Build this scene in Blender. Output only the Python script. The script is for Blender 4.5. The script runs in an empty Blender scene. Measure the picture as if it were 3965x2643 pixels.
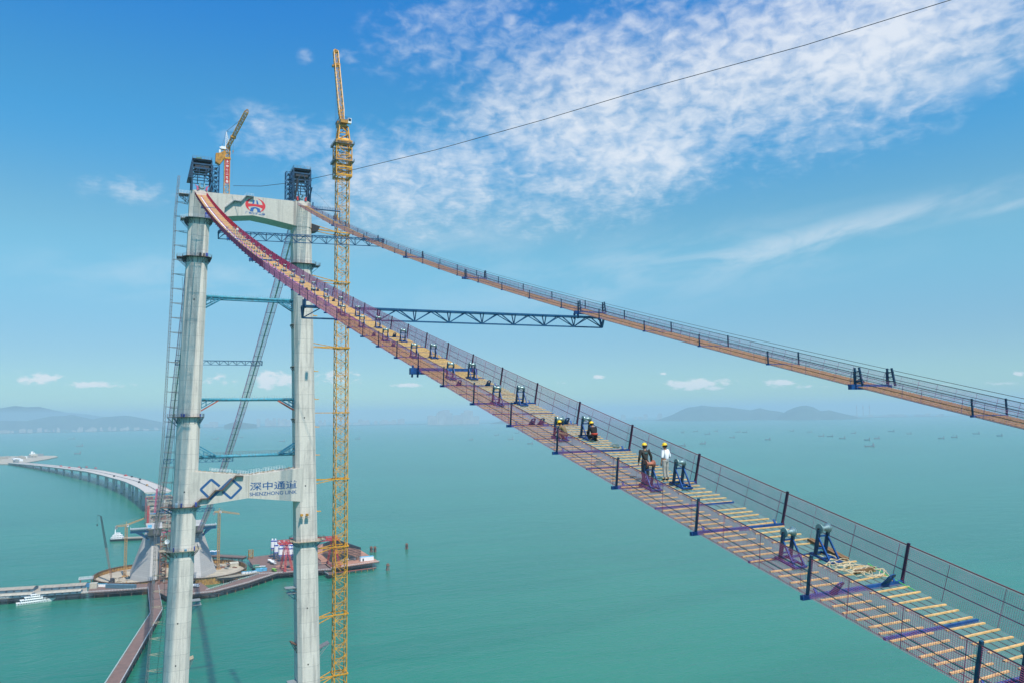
import bpy, math, random
import numpy as np
from mathutils import Vector, Matrix

random.seed(7)
rng = np.random.default_rng(7)
S = bpy.context.scene
C = S.collection
R = math.radians

# ------------------------------------------------------------------ camera
PW, PH = 3965.0, 2643.0
FL = 2997.48
CAM = np.array([-346.334, 42.981, 172.896])
YAW, PITCH, ROLL = 0.452198, 0.094231, -0.01456
cy_, sy_, cp_, sp_ = math.cos(YAW), math.sin(YAW), math.cos(PITCH), math.sin(PITCH)
FW = np.array([cy_ * cp_, -sy_ * cp_, sp_])
r0 = np.array([-sy_, -cy_, 0.0])
u0 = np.cross(r0, FW)
RT = r0 * math.cos(ROLL) + u0 * math.sin(ROLL)
UP = -r0 * math.sin(ROLL) + u0 * math.cos(ROLL)
cd = bpy.data.cameras.new("camera")
cam = bpy.data.objects.new("camera", cd)
C.objects.link(cam)
cd.sensor_fit = 'HORIZONTAL'
cd.sensor_width = 36.0
cd.lens = FL / PW * 36.0
cd.clip_start = 0.5
cd.clip_end = 120000
M = Matrix(((RT[0], UP[0], -FW[0], CAM[0]), (RT[1], UP[1], -FW[1], CAM[1]), (RT[2], UP[2], -FW[2], CAM[2]), (0, 0, 0, 1)))
cam.matrix_world = M
S.camera = cam

# survey helpers: the line of sight through a point of the photograph (3965 x 2643), met with a real plane
def ray(px, py):
    d = FW * FL + RT * (px - PW / 2) - UP * (py - PH / 2)
    return d / np.linalg.norm(d)
def gz(px, py, z=0.0):
    d = ray(px, py); t = (z - CAM[2]) / d[2]
    return CAM + d * t
def gx(px, py, x):
    d = ray(px, py); t = (x - CAM[0]) / d[0]
    return CAM + d * t
def za(x, y): return (x / 2.8875, 2100 + y / 2.8875)
def zb(x, y): return (350 + x / 3.485, 1900 + y / 3.485)
def zd(x, y): return (720 + x / 2.941, 2000 + y / 2.941)
def zf(x, y): return (x / 3.1357, 1700 + y / 3.1357)

# ------------------------------------------------------------------ light
SUN_EL, SUN_AZ = R(59), R(185.5)      # azimuth measured from +X towards +Y: the sun stands behind the camera, along the bridge
sd = np.array([math.cos(SUN_EL) * math.cos(SUN_AZ), math.cos(SUN_EL) * math.sin(SUN_AZ), math.sin(SUN_EL)])
sl = bpy.data.lights.new("sun", 'SUN')
sl.energy = 4.7
sl.angle = R(0.53)
sl.color = (1.0, 0.94, 0.84)
so = bpy.data.objects.new("sun", sl)
C.objects.link(so)
so.rotation_euler = Vector(sd).to_track_quat('Z', 'Y').to_euler()
so.location = (-300, 0, 600)
S.view_settings.view_transform = 'Standard'
S.view_settings.look = 'None'
S.view_settings.gamma = 1
S.view_settings.use_curve_mapping = False
S.view_settings.exposure = 0.25
S.cycles.volume_bounces = 1
S.cycles.max_bounces = 8
S.cycles.transparent_max_bounces = 16

# ------------------------------------------------------------------ sky (Nishita + cloud layers, all in world directions)
W = bpy.data.worlds.new("World")
S.world = W
W.use_nodes = True
nt = W.node_tree
nt.nodes.clear()
def N(t, **kw):
    n = nt.nodes.new(t)
    for k_, v_ in kw.items():
        setattr(n, k_, v_)
    return n
def L(a, b): nt.links.new(a, b)
def setin(n, i, v):
    if isinstance(v, bpy.types.NodeSocket): L(v, n.inputs[i])
    elif v is not None: n.inputs[i].default_value = v
def MA(op, a, b=None, c=None, clamp=False):
    n = N('ShaderNodeMath', operation=op); n.use_clamp = clamp
    setin(n, 0, a); setin(n, 1, b); setin(n, 2, c)
    return n.outputs[0]
def SM(v, a, b, lo=0.0, hi=1.0):
    n = N('ShaderNodeMapRange', interpolation_type='SMOOTHSTEP')
    setin(n, 0, v)
    for i_, q in enumerate((a, b, lo, hi)): n.inputs[i_ + 1].default_value = q
    return n.outputs[0]
sky = N('ShaderNodeTexSky', sky_type='NISHITA')
sky.sun_disc = False
sky.sun_elevation = SUN_EL
sky.sun_rotation = R(90) - SUN_AZ
sky.altitude = 0
sky.air_density = 1.0
sky.dust_density = 0.25
sky.ozone_density = 3.0
tc = N('ShaderNodeTexCoord')
sep = N('ShaderNodeSeparateXYZ'); L(tc.outputs['Generated'], sep.inputs[0])
dx, dy, dz = sep.outputs
dzc = MA('MAXIMUM', dz, 0.02)
pu, pv = MA('DIVIDE', dx, dzc), MA('DIVIDE', dy, dzc)
comb = N('ShaderNodeCombineXYZ'); L(pu, comb.inputs[0]); L(pv, comb.inputs[1])
az = MA('ARCTAN2', dy, dx)
el = MA('ARCSINE', dz)
def azel(px, py):
    d = ray(px * 3965 / 2352, py * 3965 / 2352)
    return math.atan2(d[1], d[0]), math.asin(d[2])
def blob(px, py, rx, ry, amp=1.0, rot=0.0, soft=0.0):
    a0, e0 = azel(px, py)
    k_ = 3965 / 2352 / FL
    ux = MA('MULTIPLY', MA('SUBTRACT', a0, az), math.cos(e0))
    uy = MA('SUBTRACT', el, e0)
    cr, sr = math.cos(R(rot)), math.sin(R(rot))
    vx = MA('ADD', MA('MULTIPLY', ux, cr), MA('MULTIPLY', uy, sr))
    vy = MA('SUBTRACT', MA('MULTIPLY', uy, cr), MA('MULTIPLY', ux, sr))
    q = MA('ADD', MA('POWER', MA('ABSOLUTE', MA('DIVIDE', vx, rx * k_)), 2.0), MA('POWER', MA('ABSOLUTE', MA('DIVIDE', vy, ry * k_)), 2.0))
    return SM(MA('SQRT', q), 1.0, soft, 0.0, amp)
def mx(lst):
    o = lst[0]
    for q in lst[1:]: o = MA('MAXIMUM', o, q)
    return o
def noise(vec, scale, detail=6.0, rough=0.55, dist=0.0, w=None):
    n = N('ShaderNodeTexNoise')
    L(vec, n.inputs['Vector']); n.inputs['Scale'].default_value = scale
    n.inputs['Detail'].default_value = detail; n.inputs['Roughness'].default_value = rough
    n.inputs['Distortion'].default_value = dist
    return n.outputs['Fac']
# altocumulus sheet, higher wisps and low cumulus over the horizon
core = mx([blob(2080, 60, 900, 300, 1.0, 17), blob(1700, 150, 700, 300, 1.0, 17), blob(1320, 240, 560, 290, 0.98, 20), blob(1000, 410, 520, 230, 0.80, 12), blob(1450, 360, 640, 220, 0.85, 17)])
puff = mx([blob(1080, 70, 420, 190, 0.44, 10, 0.2), blob(640, 310, 260, 110, 0.50, 0, 0.1), blob(300, 440, 180, 60, 0.46), blob(800, 420, 260, 160, 0.50), blob(700, 130, 60, 30, 0.5), blob(800, 130, 60, 30, 0.58), blob(1900, 10, 500, 90, 0.8)])
mask = MA('MAXIMUM', core, puff)
aa = N('ShaderNodeCombineXYZ'); L(az, aa.inputs[0]); L(MA('MULTIPLY', el, 1.5), aa.inputs[1])
big = noise(aa.outputs[0], 7.0, 4.0, 0.5, 0.4)
cells = noise(aa.outputs[0], 40.0, 7.0, 0.52, 0.4)
cells2 = noise(comb.outputs[0], 22.0, 4.0, 0.55, 0.3)
n_ = MA('ADD', MA('ADD', MA('MULTIPLY', cells, 0.55), MA('MULTIPLY', cells2, 0.22)), MA('MULTIPLY', big, 0.50))
dens = MA('SUBTRACT', MA('ADD', n_, MA('MULTIPLY', mask, 0.52)), 0.74)
alto = MA('MULTIPLY', MA('MULTIPLY', SM(dens, -0.03, 0.56), SM(mask, 0.0, 0.40)), SM(cells, 0.25, 0.62, 0.72, 1.0))
stretch = N('ShaderNodeCombineXYZ'); L(MA('ADD', MA('MULTIPLY', az, -1.0), MA('MULTIPLY', el, 0.15)), stretch.inputs[0]); L(MA('MULTIPLY', MA('ADD', el, MA('MULTIPLY', az, 0.15)), 3.6), stretch.inputs[1])
wisp_m = mx([blob(1850, 555, 640, 56, 0.85, 9), blob(2250, 490, 300, 16, 0.55, 8), blob(1500, 620, 900, 130, 0.42, 6), blob(420, 630, 420, 90, 0.45), blob(1000, 540, 500, 120, 0.35), blob(2200, 180, 420, 70, 0.6, 16)])
wisp = MA('MULTIPLY', SM(noise(stretch.outputs[0], 7.5, 8.0, 0.62, 0.5), 0.34, 0.68), wisp_m)
ac = N('ShaderNodeCombineXYZ'); L(az, ac.inputs[0]); L(MA('MULTIPLY', el, 1.9), ac.inputs[1])
low_m = mx([blob(80, 868, 90, 26, 0.9), blob(220, 882, 150, 16, 0.8), blob(640, 872, 120, 40, 1.0), blob(500, 872, 90, 26, 0.7), blob(780, 868, 110, 34, 0.75), blob(935, 884, 60, 12, 1.0), blob(1600, 882, 150, 24, 1.05), blob(1790, 880, 70, 16, 1.0), blob(1375, 865, 30, 10, 0.8), blob(1522, 858, 24, 8, 0.9), blob(1850, 888, 90, 10, 0.6), blob(2340, 858, 20, 10, 1.0), blob(2300, 880, 60, 9, 0.7), blob(2170, 882, 60, 7, 0.6), blob(1290, 878, 30, 6, 0.5)])
low = MA('MULTIPLY', SM(MA('ADD', noise(ac.outputs[0], 60.0, 7.0, 0.6, 0.3), MA('MULTIPLY', low_m, 0.46)), 0.70, 0.92), SM(low_m, 0.0, 0.5))
def ramp_w(v):
    n = N('ShaderNodeValToRGB'); n.color_ramp.interpolation = 'EASE'
    L(MA('DIVIDE', v, 0.6), n.inputs[0])
    e = n.color_ramp.elements
    st = [(0.0, (.55, .84, .88)), (0.12, (.55, .77, .88)), (0.36, (.68, 1.13, 1.06)), (0.60, (.36, 1.16, 1.36)), (0.86, (.19, 1.05, 1.62))]
    while len(e) < len(st): e.new(0.5)
    for q, (p_, c) in zip(e, st): q.position = p_; q.color = tuple(x / 2 for x in c) + (1,)
    return n.outputs[0]
def mixc(fac, a, b, blend='MIX'):
    n = N('ShaderNodeMix', data_type='RGBA', blend_type=blend)
    setin(n, 0, fac)
    for i_, q in ((6, a), (7, b)):
        if isinstance(q, tuple): n.inputs[i_].default_value = q + (1,)
        else: L(q, n.inputs[i_])
    return n.outputs[2]
tint = ramp_w(el)
skyc = mixc(1.0, mixc(1.0, sky.outputs[0], tint, 'MULTIPLY'), (2.0, 2.0, 2.0), 'MULTIPLY')
CW = 7.6
white = (CW * 0.93, CW * 0.97, CW * 1.03)
c_ = mixc(MA('MULTIPLY', wisp, 0.55), skyc, white)
c_ = mixc(MA('MULTIPLY', alto, 0.86), c_, white)
c_ = mixc(MA('MULTIPLY', low, 0.85), c_, (CW * 0.95, CW * 0.97, CW * 1.0))
bg = N('ShaderNodeBackground'); L(c_, bg.inputs[0]); bg.inputs[1].default_value = 0.104
wo = N('ShaderNodeOutputWorld'); L(bg.outputs[0], wo.inputs[0])

# ------------------------------------------------------------------ materials
MATS = {}
def new_mat(name):
    m = bpy.data.materials.new(name); m.use_nodes = True
    global nt
    nt = m.node_tree; nt.nodes.clear()
    b = N('ShaderNodeBsdfPrincipled'); o = N('ShaderNodeOutputMaterial'); L(b.outputs[0], o.inputs[0])
    MATS[name] = m
    return m, b
def ramp(fac, stops):
    n = N('ShaderNodeValToRGB'); setin(n, 0, fac)
    e = n.color_ramp.elements
    while len(e) < len(stops): e.new(0.5)
    for q, (p, c) in zip(e, stops):
        q.position = p; q.color = (c + (1,)) if isinstance(c, tuple) else (c, c, c, 1)
    return n.outputs[0]
def pos(scale=(1, 1, 1)):
    g = N('ShaderNodeNewGeometry')
    v = N('ShaderNodeVectorMath', operation='MULTIPLY'); L(g.outputs['Position'], v.inputs[0]); v.inputs[1].default_value = scale
    return v.outputs[0]
def paint(name, col, rough=0.5, metal=0.0, var=0.35, scale=1.2, dirt=None, dirt_amt=0.5, bump=0.0):
    """painted or bare surface with uneven tone and patches of dirt or rust"""
    m, b = new_mat(name)
    f = noise(pos(), scale, 5.0, 0.6)
    lo = tuple(c * (1 - var) for c in col); hi = tuple(min(1, c * (1 + var * 0.6)) for c in col)
    c = ramp(f, [(0.3, lo), (0.7, hi)])
    if dirt:
        f2 = SM(noise(pos((1, 1, 0.5)), scale * 2.7, 6.0, 0.65), 0.62 - dirt_amt * 0.2, 0.72)
        c = mixc(f2, c, dirt)
    L(c, b.inputs['Base Color'])
    b.inputs['Roughness'].default_value = rough; b.inputs['Metallic'].default_value = metal
    return m
def concrete(name, col, joint=4.5, streak=0.5, panel=0.6, rough=0.9, stain=(0.27, 0.25, 0.225)):
    m, b = new_mat(name)
    f1 = noise(pos((0.9, 0.9, 0.05)), 1.0, 5.0, 0.6)
    f2 = noise(pos((0.22, 0.22, 0.10)), 1.0, 6.0, 0.62)
    f3 = noise(pos((1.0, 1.0, 2.2)), 1.3, 6.0, 0.7)
    c = ramp(f3, [(0.25, tuple(q * 0.86 for q in col)), (0.75, tuple(min(1, q * 1.08) for q in col))])
    c = mixc(MA('MULTIPLY', SM(f1, 0.46, 0.70), streak), c, stain)
    c = mixc(MA('MULTIPLY', SM(f2, 0.50, 0.74), streak * 0.8), c, stain)
    g = N('ShaderNodeNewGeometry'); sp = N('ShaderNodeSeparateXYZ'); L(g.outputs['Position'], sp.inputs[0])
    z = sp.outputs[2]
    if joint:
        fz = MA('FRACT', MA('DIVIDE', z, joint))
        ln = MA('LESS_THAN', MA('ABSOLUTE', MA('SUBTRACT', fz, 0.5)), 0.055 / joint)
        ln2 = MA('LESS_THAN', MA('FRACT', MA('MULTIPLY', z, 1 / 0.55)), 0.10)
        lift = N('ShaderNodeTexWhiteNoise', noise_dimensions='1D'); L(MA('FLOOR', MA('ADD', MA('DIVIDE', z, joint), 0.5)), lift.inputs['W'])
        c = mixc(MA('MULTIPLY', lift.outputs['Value'], 0.28), c, tuple(q * 0.62 for q in col))
        c = mixc(MA('MULTIPLY', ln, 0.55), c, (0.16, 0.16, 0.15))
        c = mixc(MA('MULTIPLY', ln2, 0.10 * panel), c, (0.2, 0.2, 0.19))
        fy = MA('LESS_THAN', MA('FRACT', MA('MULTIPLY', MA('ADD', sp.outputs[1], sp.outputs[0]), 1 / 2.1)), 0.03)
        c = mixc(MA('MULTIPLY', fy, 0.16 * panel), c, (0.2, 0.2, 0.19))
    L(c, b.inputs['Base Color'])
    b.inputs['Roughness'].default_value = rough
    return m
concrete('concrete_tower', (0.69, 0.63, 0.54), 6.0, 0.60)
concrete('concrete_beam', (0.57, 0.53, 0.455), 0, 0.40)
concrete('concrete_anchor', (0.43, 0.415, 0.385), 2.0, 0.30, 1.0, stain=(0.25, 0.26, 0.26))
concrete('concrete_deck', (0.50, 0.46, 0.41), 0, 0.25)
concrete('concrete_pier', (0.66, 0.63, 0.57), 0, 0.15)
concrete('concrete_ground', (0.50, 0.46, 0.37), 0, 0.5, stain=(0.30, 0.27, 0.21))
paint('catwalk_blue', (0.006, 0.068, 0.24), 0.45, 0.0, 0.4, 3.0, (0.02, 0.025, 0.05), 0.3)
paint('post_blue', (0.008, 0.055, 0.11), 0.5, 0.0, 0.4, 3.0, (0.02, 0.02, 0.03), 0.4)
paint('post_purple', (0.035, 0.014, 0.045), 0.5, 0.0, 0.4, 3.0)
paint('truss_blue', (0.006, 0.08, 0.19), 0.5, 0.0, 0.3, 1.0, (0.02, 0.03, 0.06), 0.3)
paint('gantry_blue', (0.005, 0.055, 0.12), 0.5, 0.0, 0.5, 0.8, (0.015, 0.02, 0.03), 0.5)
paint('gantry_bright', (0.006, 0.11, 0.22), 0.5, 0.0, 0.4, 0.8)
paint('dark_steel', (0.02, 0.022, 0.028), 0.6, 0.0, 0.5, 2.0, (0.10, 0.05, 0.03), 0.3)
paint('strut_cyan', (0.05, 0.30, 0.40), 0.55, 0.0, 0.35, 0.7, (0.16, 0.13, 0.09), 0.7)
paint('strut_cyan_deep', (0.03, 0.22, 0.33), 0.55, 0.0, 0.35, 0.7, (0.05, 0.07, 0.08), 0.5)
paint('strut_red', (0.42, 0.10, 0.06), 0.6, 0.0, 0.4, 1.0, (0.2, 0.08, 0.05), 0.5)
paint('crane_yellow', (0.72, 0.33, 0.012), 0.45, 0.0, 0.30, 0.6, (0.16, 0.09, 0.03), 0.45)
paint('crane_gold', (0.50, 0.23, 0.02), 0.5, 0.0, 0.4, 0.8, (0.08, 0.05, 0.02), 0.6)
paint('crane_far', (0.42, 0.24, 0.08), 0.6, 0.0, 0.3, 0.5)
paint('net_mauve', (0.70, 0.24, 0.40), 0.6, 0.0, 0.35, 2.0)
paint('net_red', (0.52, 0.10, 0.20), 0.6, 0.0, 0.35, 2.0)
paint('net_crimson', (0.74, 0.10, 0.21), 0.6, 0.0, 0.35, 2.0)
paint('net_bright', (0.85, 0.04, 0.085), 0.6, 0.0, 0.35, 2.0)
paint('net_grey', (0.26, 0.25, 0.26), 0.55, 0.0, 0.3, 2.0)
paint('net_pink', (0.62, 0.27, 0.42), 0.6, 0.0, 0.3, 2.0)
paint('rope_steel', (0.09, 0.075, 0.08), 0.45, 0.6, 0.3, 3.0)
paint('rope_mauve', (0.12, 0.05, 0.10), 0.5, 0.3, 0.3, 3.0)
paint('rail_red', (0.16, 0.02, 0.03), 0.5, 0.0, 0.3, 3.0)
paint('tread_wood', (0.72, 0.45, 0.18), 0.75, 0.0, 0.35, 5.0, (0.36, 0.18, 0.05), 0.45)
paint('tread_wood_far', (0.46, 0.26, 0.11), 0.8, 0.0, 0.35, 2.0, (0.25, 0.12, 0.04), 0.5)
paint('galvanised', (0.30, 0.42, 0.40), 0.42, 0.6, 0.3, 8.0, (0.30, 0.28, 0.22), 0.3)
paint('rusty_drum', (0.42, 0.15, 0.09), 0.6, 0.2, 0.3, 8.0)
paint('grey_steel', (0.30, 0.32, 0.32), 0.5, 0.3, 0.3, 2.0, (0.16, 0.12, 0.08), 0.4)
paint('hoist_grey', (0.22, 0.22, 0.23), 0.55, 0.3, 0.4, 2.0, (0.13, 0.08, 0.06), 0.5)
paint('white_paint', (0.80, 0.80, 0.78), 0.5, 0.0, 0.08, 1.0, (0.55, 0.52, 0.46), 0.2)
paint('white_sheet', (0.74, 0.76, 0.76), 0.55, 0.0, 0.12, 3.0)
paint('sign_blue', (0.012, 0.09, 0.24), 0.6, 0.0, 0.15, 3.0)
paint('emblem_blue', (0.01, 0.11, 0.33), 0.6, 0.0, 0.15, 3.0)
paint('emblem_red', (0.62, 0.02, 0.03), 0.6, 0.0, 0.12, 3.0)
paint('banner_red', (0.45, 0.03, 0.03), 0.7, 0.0, 0.25, 2.0)
paint('box_blue', (0.02, 0.05, 0.36), 0.5, 0.0, 0.3, 2.0)
paint('platform_rust', (0.13, 0.07, 0.045), 0.8, 0.0, 0.4, 1.5, (0.28, 0.22, 0.12), 0.4)
paint('platform_teal', (0.03, 0.14, 0.20), 0.6, 0.0, 0.4, 1.5, (0.05, 0.05, 0.05), 0.4)
paint('platform_tan', (0.38, 0.33, 0.24), 0.8, 0.0, 0.3, 1.5, (0.16, 0.10, 0.06), 0.4)
paint('trestle_deck', (0.17, 0.105, 0.085), 0.85, 0.0, 0.25, 0.18, (0.23, 0.12, 0.09), 0.6)
paint('trestle_steel', (0.05, 0.055, 0.065), 0.7, 0.0, 0.4, 0.3, (0.14, 0.07, 0.05), 0.5)
paint('pile_rust', (0.24, 0.115, 0.075), 0.85, 0.0, 0.4, 0.3, (0.11, 0.06, 0.05), 0.6)
paint('cofferdam', (0.42, 0.22, 0.05), 0.8, 0.0, 0.5, 0.35, (0.12, 0.08, 0.05), 0.7)
paint('crane_red', (0.52, 0.035, 0.035), 0.5, 0.0, 0.25, 0.5)
paint('roof_tin', (0.36, 0.32, 0.25), 0.6, 0.0, 0.25, 0.25, (0.36, 0.27, 0.20), 0.6)
paint('roof_pale', (0.50, 0.46, 0.36), 0.6, 0.0, 0.2, 0.3, (0.45, 0.38, 0.28), 0.4)
paint('red_soil', (0.36, 0.17, 0.11), 0.95, 0.0, 0.3, 0.1, (0.45, 0.28, 0.18), 0.5)
paint('sand', (0.40, 0.35, 0.265), 0.95, 0.0, 0.25, 0.12, (0.36, 0.30, 0.22), 0.5)
paint('container_blue', (0.05, 0.22, 0.40), 0.6, 0.0, 0.25, 0.5)
paint('container_slate', (0.08, 0.16, 0.21), 0.6, 0.0, 0.25, 0.5)
paint('container_sky', (0.12, 0.42, 0.62), 0.6, 0.0, 0.25, 0.5)
paint('container_green', (0.08, 0.25, 0.19), 0.6, 0.0, 0.25, 0.5)
paint('truck_green', (0.22, 0.48, 0.04), 0.5, 0.0, 0.2, 1.0)
paint('hull_white', (0.82, 0.83, 0.80), 0.35, 0.0, 0.05, 1.0, (0.6, 0.58, 0.5), 0.1)
paint('hull_dark', (0.05, 0.055, 0.06), 0.6, 0.0, 0.3, 1.0, (0.12, 0.07, 0.05), 0.4)
paint('glass_dark', (0.02, 0.03, 0.04), 0.15, 0.0, 0.2, 1.0)
paint('black', (0.015, 0.015, 0.017), 0.6, 0.0, 0.3, 4.0)
paint('mud', (0.16, 0.13, 0.10), 0.9, 0.0, 0.4, 0.3)
paint('hill_green', (0.045, 0.075, 0.05), 0.95, 0.0, 0.4, 0.004, (0.09, 0.10, 0.06), 0.5)
paint('city_white', (0.42, 0.41, 0.39), 0.8, 0.0, 0.25, 0.01)
paint('ship_grey', (0.22, 0.24, 0.26), 0.8, 0.0, 0.3, 0.05)
paint('skin', (0.32, 0.16, 0.09), 0.6, 0.0, 0.15, 9.0)
paint('helmet', (0.85, 0.52, 0.0), 0.3, 0.0, 0.05, 6.0)
paint('jacket_dark', (0.035, 0.033, 0.028), 0.85, 0.0, 0.5, 9.0, (0.07, 0.065, 0.055), 0.5)
paint('jacket_black', (0.012, 0.011, 0.013), 0.9, 0.0, 0.4, 9.0)
paint('shirt_white', (0.78, 0.79, 0.80), 0.85, 0.0, 0.10, 9.0)
paint('trousers_pale', (0.42, 0.41, 0.36), 0.85, 0.0, 0.35, 8.0)
paint('trousers_dark', (0.02, 0.025, 0.035), 0.85, 0.0, 0.4, 8.0)
paint('belt_red', (0.50, 0.05, 0.02), 0.8, 0.0, 0.2, 8.0)
paint('camouflage', (0.20, 0.15, 0.07), 0.9, 0.0, 0.4, 9.0, (0.06, 0.06, 0.025), 0.8)
paint('shoe_black', (0.012, 0.012, 0.012), 0.7, 0.0, 0.2, 9.0)
paint('rope_cream', (0.66, 0.54, 0.34), 0.9, 0.0, 0.15, 9.0)
paint('rope_green', (0.08, 0.50, 0.12), 0.8, 0.0, 0.15, 9.0)
paint('plank_brown', (0.20, 0.115, 0.05), 0.85, 0.0, 0.4, 6.0, (0.10, 0.06, 0.03), 0.4)
paint('cyan_print', (0.03, 0.20, 0.22), 0.8, 0.0, 0.1, 9.0)
# sea
m, b = new_mat('sea')
f = noise(pos((0.0016, 0.0016, 0)), 1.0, 4.0, 0.55, 0.4)
f2 = noise(pos((0.0065, 0.0014, 0)), 1.0, 5.0, 0.55, 0.8)
c = ramp(f, [(0.3, (0.014, 0.146, 0.090)), (0.7, (0.018, 0.175, 0.108))])
c = mixc(MA('MULTIPLY', SM(f2, 0.48, 0.66), 0.35), c, (0.009, 0.118, 0.078))
L(c, b.inputs['Base Color'])
b.inputs['Roughness'].default_value = 0.22
b.inputs['IOR'].default_value = 1.33
w1 = noise(pos((0.35, 0.16, 0)), 1.0, 4.0, 0.6, 0.3)
w2 = noise(pos((0.045, 0.02, 0)), 1.0, 3.0, 0.55, 0.3)
bp = N('ShaderNodeBump'); bp.inputs['Strength'].default_value = 0.8; bp.inputs['Distance'].default_value = 0.6
L(MA('ADD', w1, MA('MULTIPLY', w2, 3.2)), bp.inputs['Height']); L(bp.outputs[0], b.inputs['Normal'])
# haze
m = bpy.data.materials.new('haze_air'); m.use_nodes = True; nt = m.node_tree; nt.nodes.clear(); MATS['haze_air'] = m
pv_ = N('ShaderNodeVolumePrincipled'); o_ = N('ShaderNodeOutputMaterial'); L(pv_.outputs[0], o_.inputs['Volume'])
pv_.inputs['Color'].default_value = (0.56, 0.74, 0.87, 1)
pv_.inputs['Density'].default_value = 0.85e-4
pv_.inputs['Anisotropy'].default_value = 0.0

# ------------------------------------------------------------------ mesh builder
class MB:
    def __init__(s):
        s.v = []; s.f = []; s.sz = []; s.n = 0
    def add(s, v, faces):
        v = np.asarray(v, float).reshape(-1, 3)
        for q in faces:
            s.f.append(np.asarray(q, int) + s.n); s.sz.append(np.array([len(q)]))
        s.v.append(v); s.n += len(v)
        return s
    def addq(s, v, quads):                       # quads: (m, k) array of indices
        v = np.asarray(v, float).reshape(-1, 3); quads = np.asarray(quads, int)
        s.f.append((quads + s.n).ravel()); s.sz.append(np.full(len(quads), quads.shape[1]))
        s.v.append(v); s.n += len(v)
        return s
    def bars(s, A, B, w, h=None, up=(0, 0, 1), caps=True, sides=4):
        A = np.asarray(A, float).reshape(-1, 3); B = np.asarray(B, float).reshape(-1, 3)
        h = w if h is None else h
        d = B - A; ln = np.linalg.norm(d, axis=1, keepdims=True); k_ = ln[:, 0] > 1e-6
        A, B, d, ln = A[k_], B[k_], d[k_], ln[k_]
        d = d / ln
        u = np.tile(np.asarray(up, float), (len(A), 1)) if np.ndim(up) == 1 else np.asarray(up, float)
        par = np.abs((u * d).sum(1)) > 0.98
        u[par] = (1.0, 0, 0)
        sd_ = np.cross(d, u); sd_ /= np.linalg.norm(sd_, axis=1, keepdims=True)
        u = np.cross(sd_, d)
        if sides == 4:
            offs = [(-.5, -.5), (.5, -.5), (.5, .5), (-.5, .5)]
            o = [sd_ * (a * w) + u * (b_ * h) for a, b_ in offs]
        else:
            o = [(sd_ * math.cos(2 * math.pi * i / sides) * w + u * math.sin(2 * math.pi * i / sides) * h) * 0.5 for i in range(sides)]
        V = np.stack([A + q for q in o] + [B + q for q in o], 1)
        n = len(A); base = (np.arange(n) * 2 * sides)[:, None]
        Q = np.concatenate([base + np.array([i, (i + 1) % sides, (i + 1) % sides + sides, i + sides]) for i in range(sides)])
        s.addq(V.reshape(-1, 3), Q)
        if caps:
            s.f.append((np.concatenate([base + np.arange(sides)[::-1], base + np.arange(sides) + sides]) + s.n - len(V) * 2 * sides).ravel())
            s.sz.append(np.full(2 * n, sides))
        return s
    def path(s, P, w, sides=4, h=None, closed=False):
        P = np.asarray(P, float)
        if closed: P = np.vstack([P, P[:1]])
        return s.bars(P[:-1], P[1:], w, h, caps=True, sides=sides)
    def tube(s, P, r, n=8, caps=True):
        P = [Vector(p) for p in P]
        rs = r if hasattr(r, '__len__') else [r] * len(P)
        V = []; prev = None
        for i, p in enumerate(P):
            t = (P[min(i + 1, len(P) - 1)] - P[max(i - 1, 0)]).normalized()
            if prev is None:
                a = Vector((0, 0, 1)) if abs(t.z) < 0.9 else Vector((1, 0, 0))
                x = t.cross(a).normalized()
            else:
                x = (prev - t * prev.dot(t)).normalized()
            prev = x; y = t.cross(x)
            for k_ in range(n):
                a = 2 * math.pi * k_ / n
                V.append(p + (x * math.cos(a) + y * math.sin(a)) * rs[i])
        Q = [[i * n + k_, i * n + (k_ + 1) % n, (i + 1) * n + (k_ + 1) % n, (i + 1) * n + k_] for i in range(len(P) - 1) for k_ in range(n)]
        F = list(Q)
        if caps:
            F += [list(range(n))[::-1], [(len(P) - 1) * n + k_ for k_ in range(n)]]
        return s.add([tuple(v) for v in V], F)
    def box(s, c, size, rz=0.0):
        c = np.asarray(c, float); x, y, z = np.asarray(size, float) / 2
        P = np.array([(-x, -y, -z), (x, -y, -z), (x, y, -z), (-x, y, -z), (-x, -y, z), (x, -y, z), (x, y, z), (-x, y, z)])
        if rz:
            a, b_ = math.cos(rz), math.sin(rz)
            P = np.stack([P[:, 0] * a - P[:, 1] * b_, P[:, 0] * b_ + P[:, 1] * a, P[:, 2]], 1)
        return s.add(P + c, [(0, 3, 2, 1), (4, 5, 6, 7), (0, 1, 5, 4), (1, 2, 6, 5), (2, 3, 7, 6), (3, 0, 4, 7)])
    def span(s, p0, p1):
        p0 = np.asarray(p0, float); p1 = np.asarray(p1, float)
        return s.box((p0 + p1) / 2, np.abs(p1 - p0))
    def loft(s, rings, caps=True):
        n = len(rings[0]); V = [p for r_ in rings for p in r_]
        F = [[i * n + k_, i * n + (k_ + 1) % n, (i + 1) * n + (k_ + 1) % n, (i + 1) * n + k_] for i in range(len(rings) - 1) for k_ in range(n)]
        if caps: F += [list(range(n))[::-1], [(len(rings) - 1) * n + k_ for k_ in range(n)]]
        return s.add(V, F)
    def lathe(s, prof, c=(0, 0, 0), axis='z', n=16):
        rings = []
        for r_, z in prof:
            ring = []
            for k_ in range(n):
                a = 2 * math.pi * k_ / n
                q = (r_ * math.cos(a), r_ * math.sin(a), z)
                if axis == 'y': q = (q[0], q[2], q[1])
                if axis == 'x': q = (q[2], q[0], q[1])
                ring.append((q[0] + c[0], q[1] + c[1], q[2] + c[2]))
            rings.append(ring)
        return s.loft(rings)
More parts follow.
